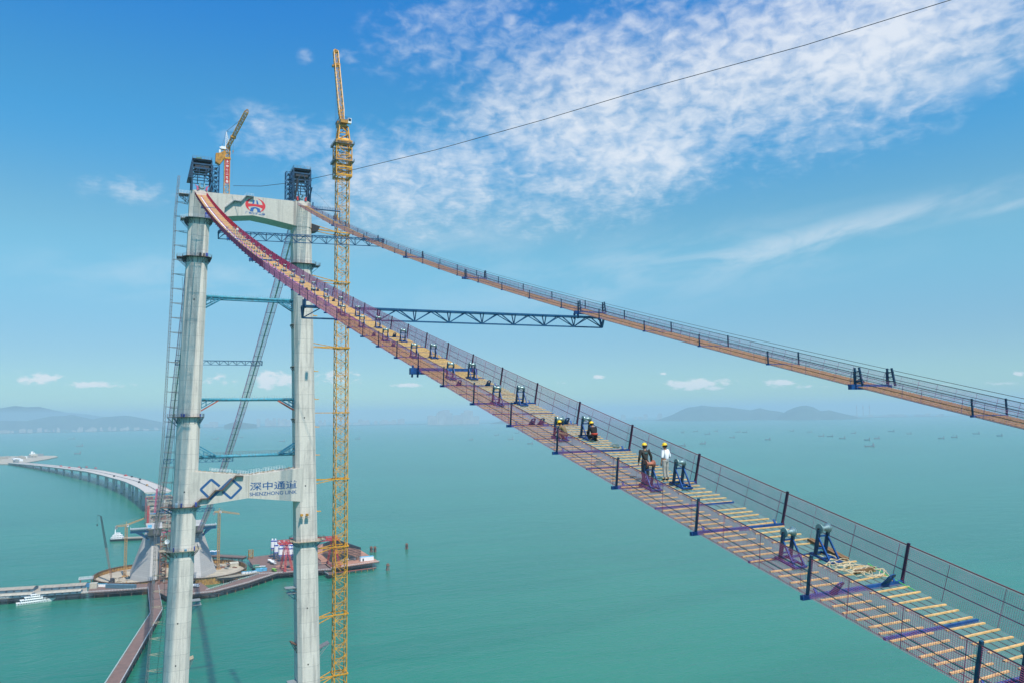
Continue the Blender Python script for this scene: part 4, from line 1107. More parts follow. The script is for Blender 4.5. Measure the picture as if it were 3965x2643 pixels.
lad = MB(); lad.bars([(CX + .3, CY - .2, 0), (CX + .3, CY + .2, 0)], [(CX + .3, CY - .2, 300), (CX + .3, CY + .2, 300)], .07)
k_ = np.arange(1, 300, 6.0); lad.bars([(CX - 1.2, CY - 1.6, z) for z in k_], [(CX - 1.2, CY + 1.6, z) for z in k_], .5, .06); lad.build('ladder', 'crane_gold', crane)
mb = MB(); W2 = 7.2
mb.lattice(sq(CX, CY, 284.5, W2), sq(CX, CY, 301.5, W2), 5, .42, .26)
for z in (292.3, 289.0, 301.5, 285.2): mb.bars(sq(CX, CY, z, W2), sq(CX, CY, z, W2)[1:] + sq(CX, CY, z, W2)[:1], .5, .7)
mb.build('climbing_cage', 'crane_yellow', crane)
for z in (300.0, 291.7):
    mb = MB()
    for s2 in (1, -1):
        mb.box((CX, CY + s2 * 4.2, z), (9.2, 1.0, .15)); mb.box((CX + s2 * 4.2, CY, z), (1.0, 7.4, .15))
    P_ = densify(sq(CX, CY, z, 9.2) + sq(CX, CY, z, 9.2)[:1], 1.4); rail(mb, P_, 1.1, .08, n=2)
    mb.build('cage_platform', 'hoist_grey', crane)
mb = MB(); mb.lattice(sq(CX, CY - .1, 302, 5.4), sq(CX, CY - .1, 309.2, 3.9), 2, .5, .35); mb.loft([sq(CX, CY, 301.4, 6.4), sq(CX, CY, 303.2, 4.4)]); mb.build('tower_head', 'crane_yellow', crane)
mb = MB(); mb.lathe([(2.2, 308.9), (2.2, 309.6), (1.9, 310.4)], (CX, CY, 0), n=18); mb.box((CX + 1.0, CY, 311), (9, 3.4, 1.6)); mb.box((CX + 5.2, CY, 312.2), (3, 3.2, 2.6)); mb.build('slewing_deck', 'crane_gold', crane)
mb = MB(); P_ = densify([(CX - 3.8, CY + 2.1, 311.8), (CX - 3.8, CY - 2.1, 311.8), (CX + 6, CY - 2.1, 311.8), (CX + 6, CY + 2.1, 311.8), (CX - 3.8, CY + 2.1, 311.8)], 1.3); rail(mb, P_, 1.1, .07, n=2); mb.build('guard_rail', 'dark_steel', crane)
cb = MB().box((CX - 2.2, CY - 2.6, 311.6), (2.2, 1.6, 2.4)).build('cab', 'white_paint', crane)
MB().box((CX - 3.33, CY - 2.6, 311.9), (.04, 1.2, 1.3)).build('window', 'glass_dark', cb)
J0 = np.array([CX + 1.5, CY - .1, 312.6]); J1 = gx(1040 + 509 / 1.96, 180 + 42 / 1.96, 27.0)
jd = (J1 - J0) / np.linalg.norm(J1 - J0); ju = np.cross(jd, (0, 1, 0)); ju = -ju if ju[2] < 0 else ju; ju /= np.linalg.norm(ju); jl = np.cross(jd, ju)
def jsec(c, w, h): return [c + jl * w / 2 - ju * h / 2, c - jl * w / 2 - ju * h / 2, c - jl * w / 2 + ju * h / 2, c + jl * w / 2 + ju * h / 2]
mb = MB(); Jb = J0 + jd * 6
mb.lattice(jsec(J0, 1.6, 1.2), jsec(Jb, 2.3, 2.2), 3, .3, .18); mb.lattice(jsec(Jb, 2.3, 2.2), jsec(J1, 2.2, 2.0), 18, .28, .16)
mb.build('jib', 'crane_yellow', crane)
mb = MB(); mb.lattice(jsec(J1, 2.2, 2.0), jsec(J1 + jd * 1.6, .5, .4), 1, .25, .2); mb.box(J1, (1.6, 2.4, .5)); mb.build('jib_head', 'crane_yellow', crane)
Jm = J0 + jd * (np.linalg.norm(J1 - J0) * .80)
mb = MB(); mb.box(Jm, (2.4, 3.0, 1.1)); mb.box(Jm + (0, 1.9, -.8), (1.6, .9, 1.0)); mb.build('jib_trolley', 'crane_gold', crane)
mb = MB(); mb.bars([(CX + 3, CY - .7, 312), (CX + 3, CY + .7, 312)], [(CX + 4, CY - .1, 321), (CX + 4, CY - .1, 321)], .3); mb.bars([(CX + 6.5, CY, 312)], [(CX + 4, CY, 321)], .25); mb.build('a_frame', 'crane_gold', crane)
mb = MB(); mb.bars([(CX + 4, CY - .1, 321)] * 1, [J1], .09); mb.build('luffing_rope', 'rope_steel', crane)
q0 = gx(1302.5, 345, CX - 3.0); mb = MB(); mb.bars([q0, q0 + (0, .25, 0)], [(q0[0], q0[1], 258), (q0[0], q0[1] + .25, 258)], .05); mb.box((q0[0], q0[1] + .1, 257), (.7, .5, 2.2)); mb.build('hoist_rope', 'rope_steel', crane)
for z in (257.7, 234.6, 204.5, 175.0, 145.4, 115.7, 86.3, 60.6):
    mb = MB(); w = W_ + 1.0
    q = sq(CX, CY, z, w); mb.bars(q, q[1:] + q[:1], .32, .5)
    ye = -(YC(z) + WD(z) / 2); e1 = [(-3.4, ye, z - .9), (-3.2, ye, z + 1.0), (3.0, ye, z + .2)]
    if z in (175.0,): e1 = [(-3.2, ye, z)]
    st = [(CX - w / 2, CY + w / 2, z)] * 4
    mb.bars(e1, st[:len(e1)], .3)
    if len(e1) > 1: mb.bars([(3.0, ye, z - .2)], [(CX + w / 2, CY + w / 2, z)], .3)
    mb.build('wall_tie', 'crane_yellow', crane)
mb = MB(); z = 257.0; ye = -(YC(z) + WD(z) / 2); mb.loft([[(-4.2, ye - .1, z + 1.6), (-4.2, ye - 3.6, z + .6), (-4.2, ye - 2.6, z - 1.6), (-4.2, ye - .1, z - 2)], [(1, ye - .1, z + 1.6), (1, ye - 3.2, z + .6), (1, ye - 2.4, z - 1.4), (1, ye - .1, z - 2)]]); tag(mb.build('tarp_shroud', 'black', base=(-3, ye - 1, z)), 'black wrapped bundle where the top crane tie meets the right leg', 'tarpaulin')
for z, nm in ((217.8, 'highest'), (193.3, 'second'), (181.0, 'third'), (168.9, 'fourth'), (156.7, 'fifth'), (132.4, 'lowest')):
    ye = -(YC(z) + WD(z) / 2); mb = MB(); mb.box((-1, ye - 1.1, z), (1.2, 2.2, .28)); mb.box((-1, ye - .4, z + .3), (.8, .5, .3))
    tag(mb.build('yellow_stub', 'crane_yellow', base=(-1, ye, z)), f'short yellow stub on the right leg, {nm} of six', 'bracket', 'yellow stubs on the right leg')

# ------------------------------------------------------------------ smaller luffing crane with the red banner
cr2 = thing('tower_crane', (4, 10, 268), 'yellow luffing crane with a red lettered banner on the top crossbeam', 'tower crane')
lc = [(3, 11.15, 268), (3, 8.95, 268), (5.2, 8.95, 268), (5.2, 11.15, 268)]
mb = MB(); mb.lattice(lc, [(x, y, 291) for x, y, z in lc], 11, .2, .12); mb.build('mast', 'crane_yellow', cr2)
bn = MB().span((2.78, 9.15, 274.6), (2.84, 10.95, 285.3)).build('banner', 'banner_red', cr2)
for ch_, zc_ in zip('中交二航局', (282.3, 280.6, 278.9, 277.2, 275.5)):
    text_obj(ch_, 2.75, 10.55, 9.55, zc_ - (.6 if ch_ != '二' else .45), zc_ + (.6 if ch_ != '二' else .35), 'lettering', 'white_paint', bn, offset=0.02)
mb = MB(); mb.box((2.75, 10.05, 284.4), (.02, 1.0, .16)); mb.box((2.74, 10.05, 284.4), (.02, .18, 1.0)); mb.box((2.75, 10.05, 283.6), (.02, 1.2, .1)); mb.build('emblem', 'white_paint', bn)
mb = MB(); mb.lathe([(1.5, 285.6), (1.5, 286.3)], (4.1, 10, 0), n=14); mb.box((4.1, 10, 286.0), (2.6, 2.7, .6)); mb.lattice([(3.2, 11, 286), (3.2, 9, 286), (5, 9, 286), (5, 11, 286)], [(3.4, 10.9, 291), (3.4, 9.1, 291), (4.8, 9.1, 291), (4.8, 10.9, 291)], 2, .24, .2); mb.build('slewing_deck', 'crane_yellow', cr2)
mb = MB(); mb.loft([[(2.8, 14.8, 287.6), (2.8, 14.9, 283.8), (5.6, 14.9, 283.8), (5.6, 14.8, 287.6)], [(2.8, 12.9, 288.0), (2.8, 13.1, 282.8), (5.6, 13.1, 282.8), (5.6, 12.9, 288.0)], [(2.8, 11.1, 289.4), (2.8, 11.2, 285.9), (5.6, 11.2, 285.9), (5.6, 11.1, 289.4)]]); mb.build('counterweight', 'crane_gold', cr2)
mb = MB(); mb.box((3.8, 11.7, 290.4), (2, 2.0, 1.2)); mb.box((3.6, 13.2, 288.6), (1.6, .7, 1.5)); mb.lathe([(.35, -.4), (.35, .4)], (3.2, 12.9, 290.3), 'y', 10); mb.build('winch_house', 'white_paint', cr2)
mb = MB(); mb.bars([(3.4, 10.9, 291), (4.8, 10.9, 291), (3.4, 9.5, 293.0), (4.8, 9.5, 293)], [(4.1, 10.6, 298.2)] * 4, .16); k_ = np.linspace(.15, .85, 6)
for f in k_: mb.bars([(3.4 + .7 * f, 10.9 - .3 * f, 291 + 7.2 * f)], [(3.4 + .7 * f, 9.5 + 1.1 * f, 293 + 5.2 * f)], .1)
mb.build('a_frame', 'white_paint', cr2)
K0, K1 = np.array([3.6, 10.0, 290.8]), gx(820 + 585 / 4.356, 400 + 150 / 4.356, -6.0)
jd = (K1 - K0) / np.linalg.norm(K1 - K0); ju = np.cross(jd, (0, 1, 0)); ju = -ju if ju[2] < 0 else ju; ju /= np.linalg.norm(ju); jl = np.cross(jd, ju)
ju2 = np.cross(jd, (1, 0, 0)); ju2 /= np.linalg.norm(ju2); jl, ju = ju2, np.cross(jd, ju2)
mb = MB(); mb.lattice(jsec(K0, 1.3, 1.2), jsec(K1, 1.5, 1.2), 15, .26, .16); mb.build('jib', 'crane_yellow', cr2)
mb = MB(); mb.lattice(jsec(K1, 1.5, 1.2), jsec(K1 + jd * 1.2, .4, .3), 1, .2, .15); mb.build('jib_head', 'crane_gold', cr2)
Km = K0 + (K1 - K0) * .30; mb = MB(); mb.box(Km, (1.8, 2.2, .9)); mb.build('jib_trolley', 'crane_gold', cr2)
mb = MB(); mb.bars([(4.1, 10.6, 298.2), (4.1, 10.6, 298.2), (4.1, 10.6, 298.2)], [K0 + (K1 - K0) * .86, K0 + (K1 - K0) * .42, (4.0, 12.4, 290.8)], .09)
hk = gx(820 + 362 / 4.356, 400 + 690 / 4.356, 2.0); mb.bars([hk + (0, 0, 1.4)], [hk + (0, 0, -2.9)], .06); mb.build('rope', 'rope_steel', cr2)
mb = MB(); h0 = hk + (0, 0, -3.2); mb.box(h0, (.3, .4, .7)); th = np.linspace(R(90), R(-150), 9); mb.tube([h0 + (0, .28 * math.cos(q), -.75 + .28 * math.sin(q)) for q in th], .07, 5); mb.build('hook', 'crane_gold', cr2)
mb = MB(); mb.bars([hk + (0, .05, -4)], [hk + (0, .3, -18)], .025); mb.build('tag_line', 'rope_steel', cr2)

# ------------------------------------------------------------------ hoist mast left of the left leg, with its ties
hm = thing('hoist_mast', (3, 37, 0), 'slim grey lattice hoist mast running up beside the left tower leg', 'hoist mast')
def hy(z): return float(np.interp(z, [0, 70, 91, 129, 167, 191, 222.6, 259, 276], [38.3, 36.1, 34.95, 34.3, 32.5, 31.8, 30.9, 30.3, 29.2]))
mb = MB(); zz = [0, 70, 91, 129, 167, 191, 222.6, 259, 275.5]
for z0, z1 in zip(zz[:-1], zz[1:]):
    A = [(2.4, hy(z0) + .42, z0), (2.4, hy(z0) - .42, z0), (3.3, hy(z0) - .42, z0), (3.3, hy(z0) + .42, z0)]; dy_ = hy(z1) - hy(z0)
    mb.lattice(A, [(x, y + dy_, z1) for x, y, z in A], max(2, int((z1 - z0) / 1.5)), .13, .10)
mb.build('mast', 'hoist_grey', hm)
for z in [267.8, 264.3, 258.2] + [251.9 - 6.13 * i for i in range(30)]:
    if z < 60: break
    ye = YC(z) + WD(z) / 2 if z < 256 else 25.4
    mb = MB(); w = .13
    mb.bars([(2.4, hy(z), z), (3.3, hy(z), z), (2.9, hy(z), z)], [(1.5, ye, z - .1), (4.2, ye, z - .1), (3.0, ye, z - 1.7 if z < 140 else z - .7)], w)
    yb_ = (hy(z) + ye) / 2; mb.bars([(2.2, yb_, z), (2.0, yb_ - .9, z)], [(3.6, yb_, z), (3.8, yb_ - .9, z)], w)
    mb.build('wall_tie', 'hoist_grey' if z > 140 else 'platform_tan', hm)
mb = MB(); P_ = [(1.2, YC(z) + WD(z) / 2 + (1.6 if z < 120 else .9) + .5 * math.sin(z * .11), z) for z in np.arange(60, 236, 4)]; mb.tube(P_, .06, 5); mb.build('power_cable', 'rope_steel', hm)
# walkway from far footbridge to crane
t = thing('access_gangway', (0, -30, 266.5), 'thin railed gangway from the right gantry to the yellow crane', 'gangway')
MB().span((-1.0, -38.6, 266.2), (.2, -26.0, 266.5)).build('deck', 'truss_blue', t)
mb = MB(); rail(mb, densify([(-1, -26, 266.5), (-1, -38.6, 266.5)], 1.1), 1.2, .05, n=3); rail(mb, densify([(.2, -26, 266.5), (.2, -38.6, 266.5)], 1.1), 1.2, .05, n=3); mb.bars([(-1, -26.2, 266.4)], [(-1, -26.2, 269.2)], .5); mb.build('guard_rail', 'truss_blue', t)
mb = MB(); mb.path([(-1, -38.4, 266.2), (-1.4, -38.2, 262), (-1.2, -38.8, 259)], .3); mb.build('cable_loop', 'dark_steel', t)
q = gx(640 + 1720 / 2.614, 560 + 738 / 2.614, -42); t = thing('hanging_crate', q, 'brown crate hanging beside the yellow crane at the far footbridge', 'crate')
MB().box(q, (1.5, 1.3, 1.3)).build('crate_body', 'platform_rust', t)
mb = MB(); mb.bars([q + (.6, .5, .6), q + (-.6, .5, .6), q + (.6, -.5, .6), q + (-.6, -.5, .6)], [q + (0, 0, 2.2)] * 4, .06); mb.build('sling', 'rope_steel', t)
# white dish on the left leg platform
mb = MB(); mb.lathe([(.02, .25), (.6, .2), (.95, 0.0), (.9, -.1), (.02, .1)], (-1.5, 30.2, 124.4), 'x', 18); mb.bars([(-1.4, 30.2, 124.4)], [(-1.2, 29.6, 121)], .12)
tag(mb.build('signal_dish', 'white_paint', base=(-1.5, 30.2, 124)), 'round white dish above the lowest ring platform of the left leg', 'dish')
# ------------------------------------------------------------------ anchorage on the cofferdam
def ell(cx, cy, rx, ry, z, n=72): return [(cx + rx * math.cos(2 * math.pi * k_ / n), cy + ry * math.sin(2 * math.pi * k_ / n), z) for k_ in range(n)]
RINGS = {'left': (612, 34, 56, 45), 'right': (600, -32, 56, 43)}
for nm, (cx, cy, rx, ry) in RINGS.items():
    o = MB().loft([ell(cx, cy, rx - 1, ry - 1, -2), ell(cx, cy, rx - 1, ry - 1, 3.0 if nm == 'left' else 3.004)]).build('ground', 'sand'); struct(o)
    t = thing('cofferdam_ring', (cx, cy, 0), f'{nm} rusty sheet-pile ring wall around the foot of the anchorage', 'cofferdam')
    mb = MB(); ry_ = lambda g, k_: (.35 if k_ % 2 else -.35) + g
    other = RINGS['right' if nm == 'left' else 'left']
    n = 180; rings = []
    for g, z in ((0, -2), (0, 7.4)):
        rings.append([(cx + (rx + ry_(g, k_)) * math.cos(2 * math.pi * k_ / n), cy + (ry + ry_(g, k_)) * math.sin(2 * math.pi * k_ / n), z) for k_ in range(n)])
    inside = lambda p: ((p[0] - other[0]) / other[2]) ** 2 + ((p[1] - other[1]) / other[3]) ** 2 < .97
    for k_ in range(n):
        k2 = (k_ + 1) % n
        if inside(rings[0][k_]) or inside(rings[0][k2]): continue
        mb.add([rings[0][k_], rings[0][k2], rings[1][k2], rings[1][k_]], [(0, 1, 2, 3)])
    mb.build('sheet_wall', 'cofferdam', t)
    mb = MB()
    for k_ in range(0, n):
        a = np.array(rings[1][k_]); b2 = np.array(rings[1][(k_ + 1) % n])
        if inside(a) or inside(b2): continue
        mb.bars([a], [b2], 1.4, .5)
    mb.build('capping_beam', 'platform_rust', t)
    mb = MB()
    for k_ in range(0, n, 3):
        a = np.array(rings[1][k_])
        if not inside(a): mb.bars([a], [a + (0, 0, 1.3)], .1)
    mb.build('guard_rail', 'container_green', t)
def anchor(sy, label):
    t = thing('anchorage_block', (600, sy * 25, 3), label, 'anchorage')
    m = lambda P: [(x, sy * y, z) for x, y, z in P]
    mb = MB(); mb.loft([m([(565, 25.4, 2), (565, 18.6, 2), (590, 12.5, 2), (650, 12.5, 2), (650, 44, 2), (599, 44, 2)]), m([(590, 23.2, 47), (590, 18.4, 47), (600, 12.6, 47), (640, 12.6, 47), (640, 29.4, 47), (601, 29.4, 47)])])
    mb.build('battered_wall', 'concrete_anchor', t)
    mb = MB(); mb.loft([m([(586, 27.5, 49.5), (586, 15, 49.5), (612, 13, 49.5), (612, 28.5, 49.5)]), m([(574, 28.5, 58), (574, 14, 58), (612, 13, 60), (612, 29.5, 60)])]); mb.build('saddle_house', 'concrete_anchor', t)
    mb = MB()
    for z in (40, 42, 44, 46): mb.bars(m([(588, 24.8, z)]), m([(588, 17, z)]), .5)
    for y in np.arange(17.4, 25, 1.5): mb.bars(m([(588, y, 39)]), m([(588, y, 48)]), .3)
    mb.bars(m([(570 + i * 2.2, 27, 9 + i * 4) for i in range(9)]), m([(570 + i * 2.2, 27, 9 + i * 4 + .1) for i in range(9)]), .2)
    mb.build('scaffold', 'hoist_grey', t)
    mb = MB(); y0, y1 = (27, 44.5) if sy > 0 else (27, 40)
    z0 = 58.5 if sy > 0 else 57.5
    mb.span((572, sy * y0, z0), (582, sy * y1, z0 + .6)); mb.build('cantilever_deck', 'grey_steel', t)
    mb = MB()
    for x in (572, 577, 582):
        mb.bars(m([(x, y0, z0 - 3), (x, y0 - 1, 47), (x, y0, 47)]), m([(x, y1, z0 - 3), (x, y1 - 5, z0 - 3), (x, y1 - 9, z0 - 3)]), .6)
        for k_ in range(7):
            ya = y0 + (y1 - y0) * k_ / 7; yb = y0 + (y1 - y0) * (k_ + 1) / 7; mb.bars(m([(x, ya, z0 - 3), (x, yb, z0 - 3)]), m([(x, yb, z0), (x, yb, z0)]), .35)
    mb.build('cantilever_truss', 'truss_blue', t)
    mb = MB(); rail(mb, densify(m([(572, y0, z0 + .6), (572, y1, z0 + .6), (582, y1, z0 + .6)]), 2.5), 1.3, .16, n=2); rail(mb, densify(m([(574, 14, 58.3), (574, 28.5, 58.3)]), 2), 1.3, .14, n=2); mb.build('guard_rail', 'white_paint', t)
    mb = MB(); mb.span((576, sy * (y0 + 1), z0 + .6), (580, sy * (y0 - 3), z0 + 3.4)); mb.build('site_hut', 'container_sky', t)
    return t
anchor(1, 'left battered concrete anchorage block behind the left tower leg')
anchor(-1, 'right battered concrete anchorage block half hidden by the left tower leg')
t = thing('scaffold_tower', (572, 12.5, 3), 'tall rusty scaffold stair tower between the anchorage blocks beside the left leg', 'scaffold tower')
mb = MB(); mb.lattice([(568, 15.5, 3), (568, 9.5, 3), (574, 9.5, 3), (574, 15.5, 3)], [(568, 15.5, 50), (568, 9.5, 50), (574, 9.5, 50), (574, 15.5, 50)], 9, .9, .5); mb.build('frame', 'pile_rust', t)
mb = MB()
for i in range(9): z = 3 + i * 5.2; mb.box((571, 12.5, z + 5), (5.2, 5.2, .25)); mb.bars([(568.5, 15, z)], [(568.5, 10, z + 5)], .7, .2)
mb.build('landing', 'platform_rust', t)

# small tower cranes and the crawler crane
def hammer(base, ztop, jy0, jy1, zj, label, lean=0.0):
    x, y, z = base
    t = thing('tower_crane', (x, y, z), label, 'tower crane')
    c = lambda z_: [(x - 1.2, y + 1.2, z_), (x - 1.2, y - 1.2, z_), (x + 1.2, y - 1.2, z_), (x + 1.2, y + 1.2, z_)]
    mb = MB(); mb.lattice(c(z), c(ztop), int((ztop - z) / 2.6), .5, .3); mb.build('mast', 'crane_far', t)
    mb = MB(); mb.lattice([(x - .8, y, ztop + .5), (x + .8, y, ztop + .5), (x, y, ztop + 2.4)], [(x - .8, jy1, zj + .2), (x + .8, jy1, zj + .2), (x, jy1, zj + 1.4)], 14, .38, .24); mb.build('jib', 'crane_far', t)
    mb = MB(); mb.lattice([(x - .8, y, ztop + .5), (x + .8, y, ztop + .5), (x, y, ztop + 2.2)], [(x - .8, jy0, ztop), (x + .8, jy0, ztop), (x, jy0, ztop + 1.4)], 5, .4, .26); mb.build('counter_jib', 'crane_far', t)
    MB().box((x, jy0, ztop - .8), (2, 2.6, 3)).build('counterweight', 'grey_steel', t)
    cb = MB().box((x - 1.2, y - (1.4 if jy1 < y else -1.4), ztop + .6), (1.8, 1.8, 2.2)).build('cab', 'white_paint', t)
    MB().box((x - 2.12, y - (1.4 if jy1 < y else -1.4), ztop + .8), (.05, 1.2, 1.2)).build('window', 'glass_dark', cb)
    mb = MB(); mb.bars([(x, y, ztop + .5)], [(x, y, ztop + 5)], .5); mb.bars([(x, y, ztop + 5)] * 2, [(x, jy1 * .6 + y * .4, zj + 1.6), (x, jy0, ztop + 1.4)], .14); mb.build('tower_peak', 'crane_far', t)
    MB().box((x, y, z + .4), (6, 6, .8)).build('base_cross', 'crane_far', t)
    return t
hammer((622, 48.6, 3), 57, 58.5, 31.5, 63.5, 'small ochre tower crane left of the anchorage in the left ring')
hammer((613, -46.5, 3), 66.5, -41, -68.5, 62.8, 'small ochre tower crane right of the left tower leg in the right ring')
t = thing('crawler_crane', (594, 60.5, 3), 'dark crawler crane with a long raised boom inside the left ring', 'crawler crane')
mb = MB(); mb.box((592, 58.5, 3.9), (7, 1.4, 1.6)); mb.box((592, 63, 3.9), (7, 1.4, 1.6)); mb.build('track', 'black', t)
mb = MB(); mb.box((591, 60.5, 6.2), (7, 3.6, 2.6)); mb.box((588, 58.4, 6.4), (2, 1.4, 2.2)); mb.build('house', 'dark_steel', t)
a0 = np.array([596, 61, 6.]); a2 = np.array([600, 73.2, 72.]); a1 = a0 + (a2 - a0) * .5
sec = lambda c, w: [c + (-w, w, 0), c + (-w, -w, 0), c + (w, -w, 0), c + (w, w, 0)]
mb = MB(); mb.lattice(sec(a0, .7), sec(a1, .9), 12, .26, .18); mb.build('boom', 'pile_rust', t)
mb = MB(); mb.lattice(sec(a1, .9), sec(a2, .6), 12, .34, .26); mb.bars([a2], [a2 + (0, 3.4, 1.6)], .4); mb.build('boom', 'dark_steel', t)
mb = MB(); mb.bars([a2 + (0, 3.2, 1.4)], [a2 + (0, 3.2, -8)], .12); mb.box(a2 + (0, 3.2, -9), (1, 1, 2)); mb.build('hook', 'black', t)
# heaps and plant on the ring floors
def clutter(n, fx, names, group, labels, seed, mats, smin, smax):
    r2 = np.random.default_rng(seed)
    for i in range(n):
        x, y, z = fx(r2); mb = MB(); w, d, h = r2.uniform(smin[0], smax[0]), r2.uniform(smin[1], smax[1]), r2.uniform(smin[2], smax[2])
        a = r2.uniform(0, 3.1); mb.box((x, y, z + h / 2), (w, d, h), a)
        for k_ in range(3): mb.box((x + r2.uniform(-w, w) * .3, y + r2.uniform(-d, d) * .3, z + h + .15), (w * .3, d * .3, .3), a)
        tag(mb.build(names, mats[r2.integers(len(mats))], base=(x, y, z)), labels, names.replace('_', ' ').split()[-1], group)
clutter(34, lambda r2: (622 + r2.uniform(-14, 22), -52 + r2.uniform(-14, 12), 3.0), 'material_stack', 'stacks in the right ring', 'low stack of steel or timber on the sandy floor of the right ring', 21, ['pile_rust', 'roof_tin', 'grey_steel', 'platform_tan', 'dark_steel'], (2, .8, .4), (7, 3, 1.6))
clutter(22, lambda r2: (600 + r2.uniform(-16, 20), 52 + r2.uniform(-10, 10), 3.0), 'material_stack', 'stacks in the left ring', 'low stack of planks or steel on the sandy floor of the left ring', 22, ['platform_tan', 'roof_tin', 'mud', 'crane_far'], (1.5, .5, .3), (6, 2, 1.0))
clutter(18, lambda r2: (548 + r2.uniform(-6, 12), 8 + r2.uniform(-16, 14), 6.0), 'site_machine', 'machines at the foot of the anchorage', 'small dark machine on the deck in front of the anchorage', 23, ['dark_steel', 'grey_steel', 'pile_rust', 'roof_tin'], (1.5, 1.2, 1.0), (4, 2.5, 2.4))
p = gz(*zd(548, 560), 3.0); mb = MB(); mb.box((p[0], p[1], 4.8), (8, 9, 3.6)); mb.loft([[(p[0] - 4.2, p[1] - 4.8, 6.6), (p[0] + 4.2, p[1] - 4.8, 6.6), (p[0] + 4.2, p[1] + 4.8, 6.6), (p[0] - 4.2, p[1] + 4.8, 6.6)], [(p[0] - 4.2, p[1] - 4.8, 6.9), (p[0] + 4.2, p[1] - 4.8, 7.6), (p[0] + 4.2, p[1] + 4.8, 7.6), (p[0] - 4.2, p[1] + 4.8, 6.9)]]); tag(mb.build('site_cabin', 'roof_pale', base=(p[0], p[1], 3)), 'cream site cabin inside the right sheet-pile ring', 'cabin')

# ------------------------------------------------------------------ trestles
def trestle(name, Lp, Rp, z, label, deck='trestle_deck', bent=13.0, girder=2.0, railmat='white_paint', pilemat='pile_rust', rails=(1, 1), cat='trestle', thick=.5, brace=True):
    Lp = np.asarray(Lp, float); Rp = np.asarray(Rp, float)
    base = (float(Lp[0][0]), float(Lp[0][1]), 0)
    t = thing(name, base, label, cat)
    mb = MB()
    for i in range(len(Lp) - 1):
        q = [(*Lp[i], z), (*Lp[i + 1], z), (*Rp[i + 1], z), (*Rp[i], z)]; mb.poly(q, (0, 0, -thick))
    mb.build('deck', deck, t)
    for on, E_ in zip(rails, (Lp, Rp)):
        if not on: continue
        P3 = densify([(x, y, z) for x, y in E_], 2.6); mb = MB(); rail(mb, P3, 1.25, .13, n=2); mb.build('guard_rail', railmat, t)
    gm = MB(); pm = []
    for E_ in (Lp, Rp):
        P3 = densify([(x, y, z - thick) for x, y in E_], 3.0)
        gm.bars(P3[:-1] - (0, 0, .2), P3[1:] - (0, 0, .2), .35, .4); gm.bars(P3[:-1] - (0, 0, girder), P3[1:] - (0, 0, girder), .35, .3)
        up_ = np.arange(len(P3) - 1); a = np.where((up_ % 2 == 0)[:, None], P3[:-1] - (0, 0, .2), P3[:-1] - (0, 0, girder)); b2 = np.where((up_ % 2 == 0)[:, None], P3[1:] - (0, 0, girder), P3[1:] - (0, 0, .2)); gm.bars(a, b2, .28); gm.bars(P3 - (0, 0, .2), P3 - (0, 0, girder), .2)
    # solid-looking inner girders
    mid = [((Lp[i] * f + Rp[i] * (1 - f))) for f in (.3, .7) for i in range(len(Lp))]
    n = len(Lp)
    for j in range(2):
        M_ = np.array([(m_[0], m_[1], z - thick - girder / 2) for m_ in mid[j * n:(j + 1) * n]]); gm.bars(M_[:-1], M_[1:], .3, girder)
    gm.build('girder', 'trestle_steel', t)
    for i in range(n - 1):
        ln = np.linalg.norm(Lp[i + 1] - Lp[i]); ln2 = np.linalg.norm(Rp[i + 1] - Rp[i]); k_ = max(1, int(max(ln, ln2) / bent))
        for j in range(k_):
            f = (j + .5) / k_; a = Lp[i] + (Lp[i + 1] - Lp[i]) * f; b2 = Rp[i] + (Rp[i + 1] - Rp[i]) * f
            a, b2 = a + (b2 - a) * .06, b2 + (a - b2) * .06
            mb = MB(); mb.bars([(*a, z - thick - girder)] * 1, [(*b2, z - thick - girder)], .7, .7)
            m_n = max(2, int(np.linalg.norm(b2 - a) / 9) + 1)
            for q in range(m_n):
                c2 = a + (b2 - a) * q / (m_n - 1); mb.tube([(*c2, -2), (*c2, z - thick - girder + .3)], .48, 8)
            if brace: mb.bars([(*a, .8), (*a, z - 3.5)], [(*b2, z - 3.5), (*b2, .8)], .3)
            mb.build('pile_bent', pilemat, t)
    return t
trestle('access_trestle', [(532, 27), (472, 26.9), (413, 26.7), (230, 55.4), (95, 76.6)], [(532, 17.2), (480.2, 17.2), (423.6, 16.8), (225.3, 46.7), (90, 67.5)], 6, 'long brown-decked trestle running toward the lower left under the hoist mast')
trestle('jetty', [(601.5, 190), (597.8, 130), (591.5, 84.7)], [(553, 190), (545, 130), (535.2, 80.3)], 6, 'wide jetty on the left carrying rows of tin-roofed sheds', 'roof_tin', 12, rails=(0, 1))
trestle('jetty', [(580, 80.3), (566, 62), (552, 26.9)], [(535.1, 80.2), (530.4, 56), (525.1, 26.9)], 6.006, 'jetty deck between the sheds and the anchorage in front of the left ring', 'trestle_deck', 12, rails=(0, 1))
trestle('work_deck', [(560, 26.8), (560, 0), (556, -22)], [(525.1, 26.8), (500, 17), (474, 10)], 6.012, 'brown work deck at the foot of the anchorage behind the left leg', 'trestle_deck', 14, rails=(0, 0))
trestle('work_deck', [(500, 17), (520, -5), (530, -22)], [(473.9, 9.9), (475.5, -10.5), (476, -31)], 6.018, 'rust brown deck right of the foot of the left leg with parked machines', 'trestle_deck', 14, rails=(0, 1))
trestle('access_trestle', [(487, -24), (515, -53), (543, -82)], [(476, -31.2), (503, -66), (538, -99.5)], 6.024, 'sloping trestle road with white rails between the anchorage and the red crane', 'trestle_deck', 11)
trestle('access_trestle', [(556, -22.5), (549, -50), (559, -82)], [(548, -24), (541.5, -53), (551, -84)], 6.4, 'narrow rear walkway hugging the right ring wall', 'platform_tan', 12, railmat='hoist_grey')
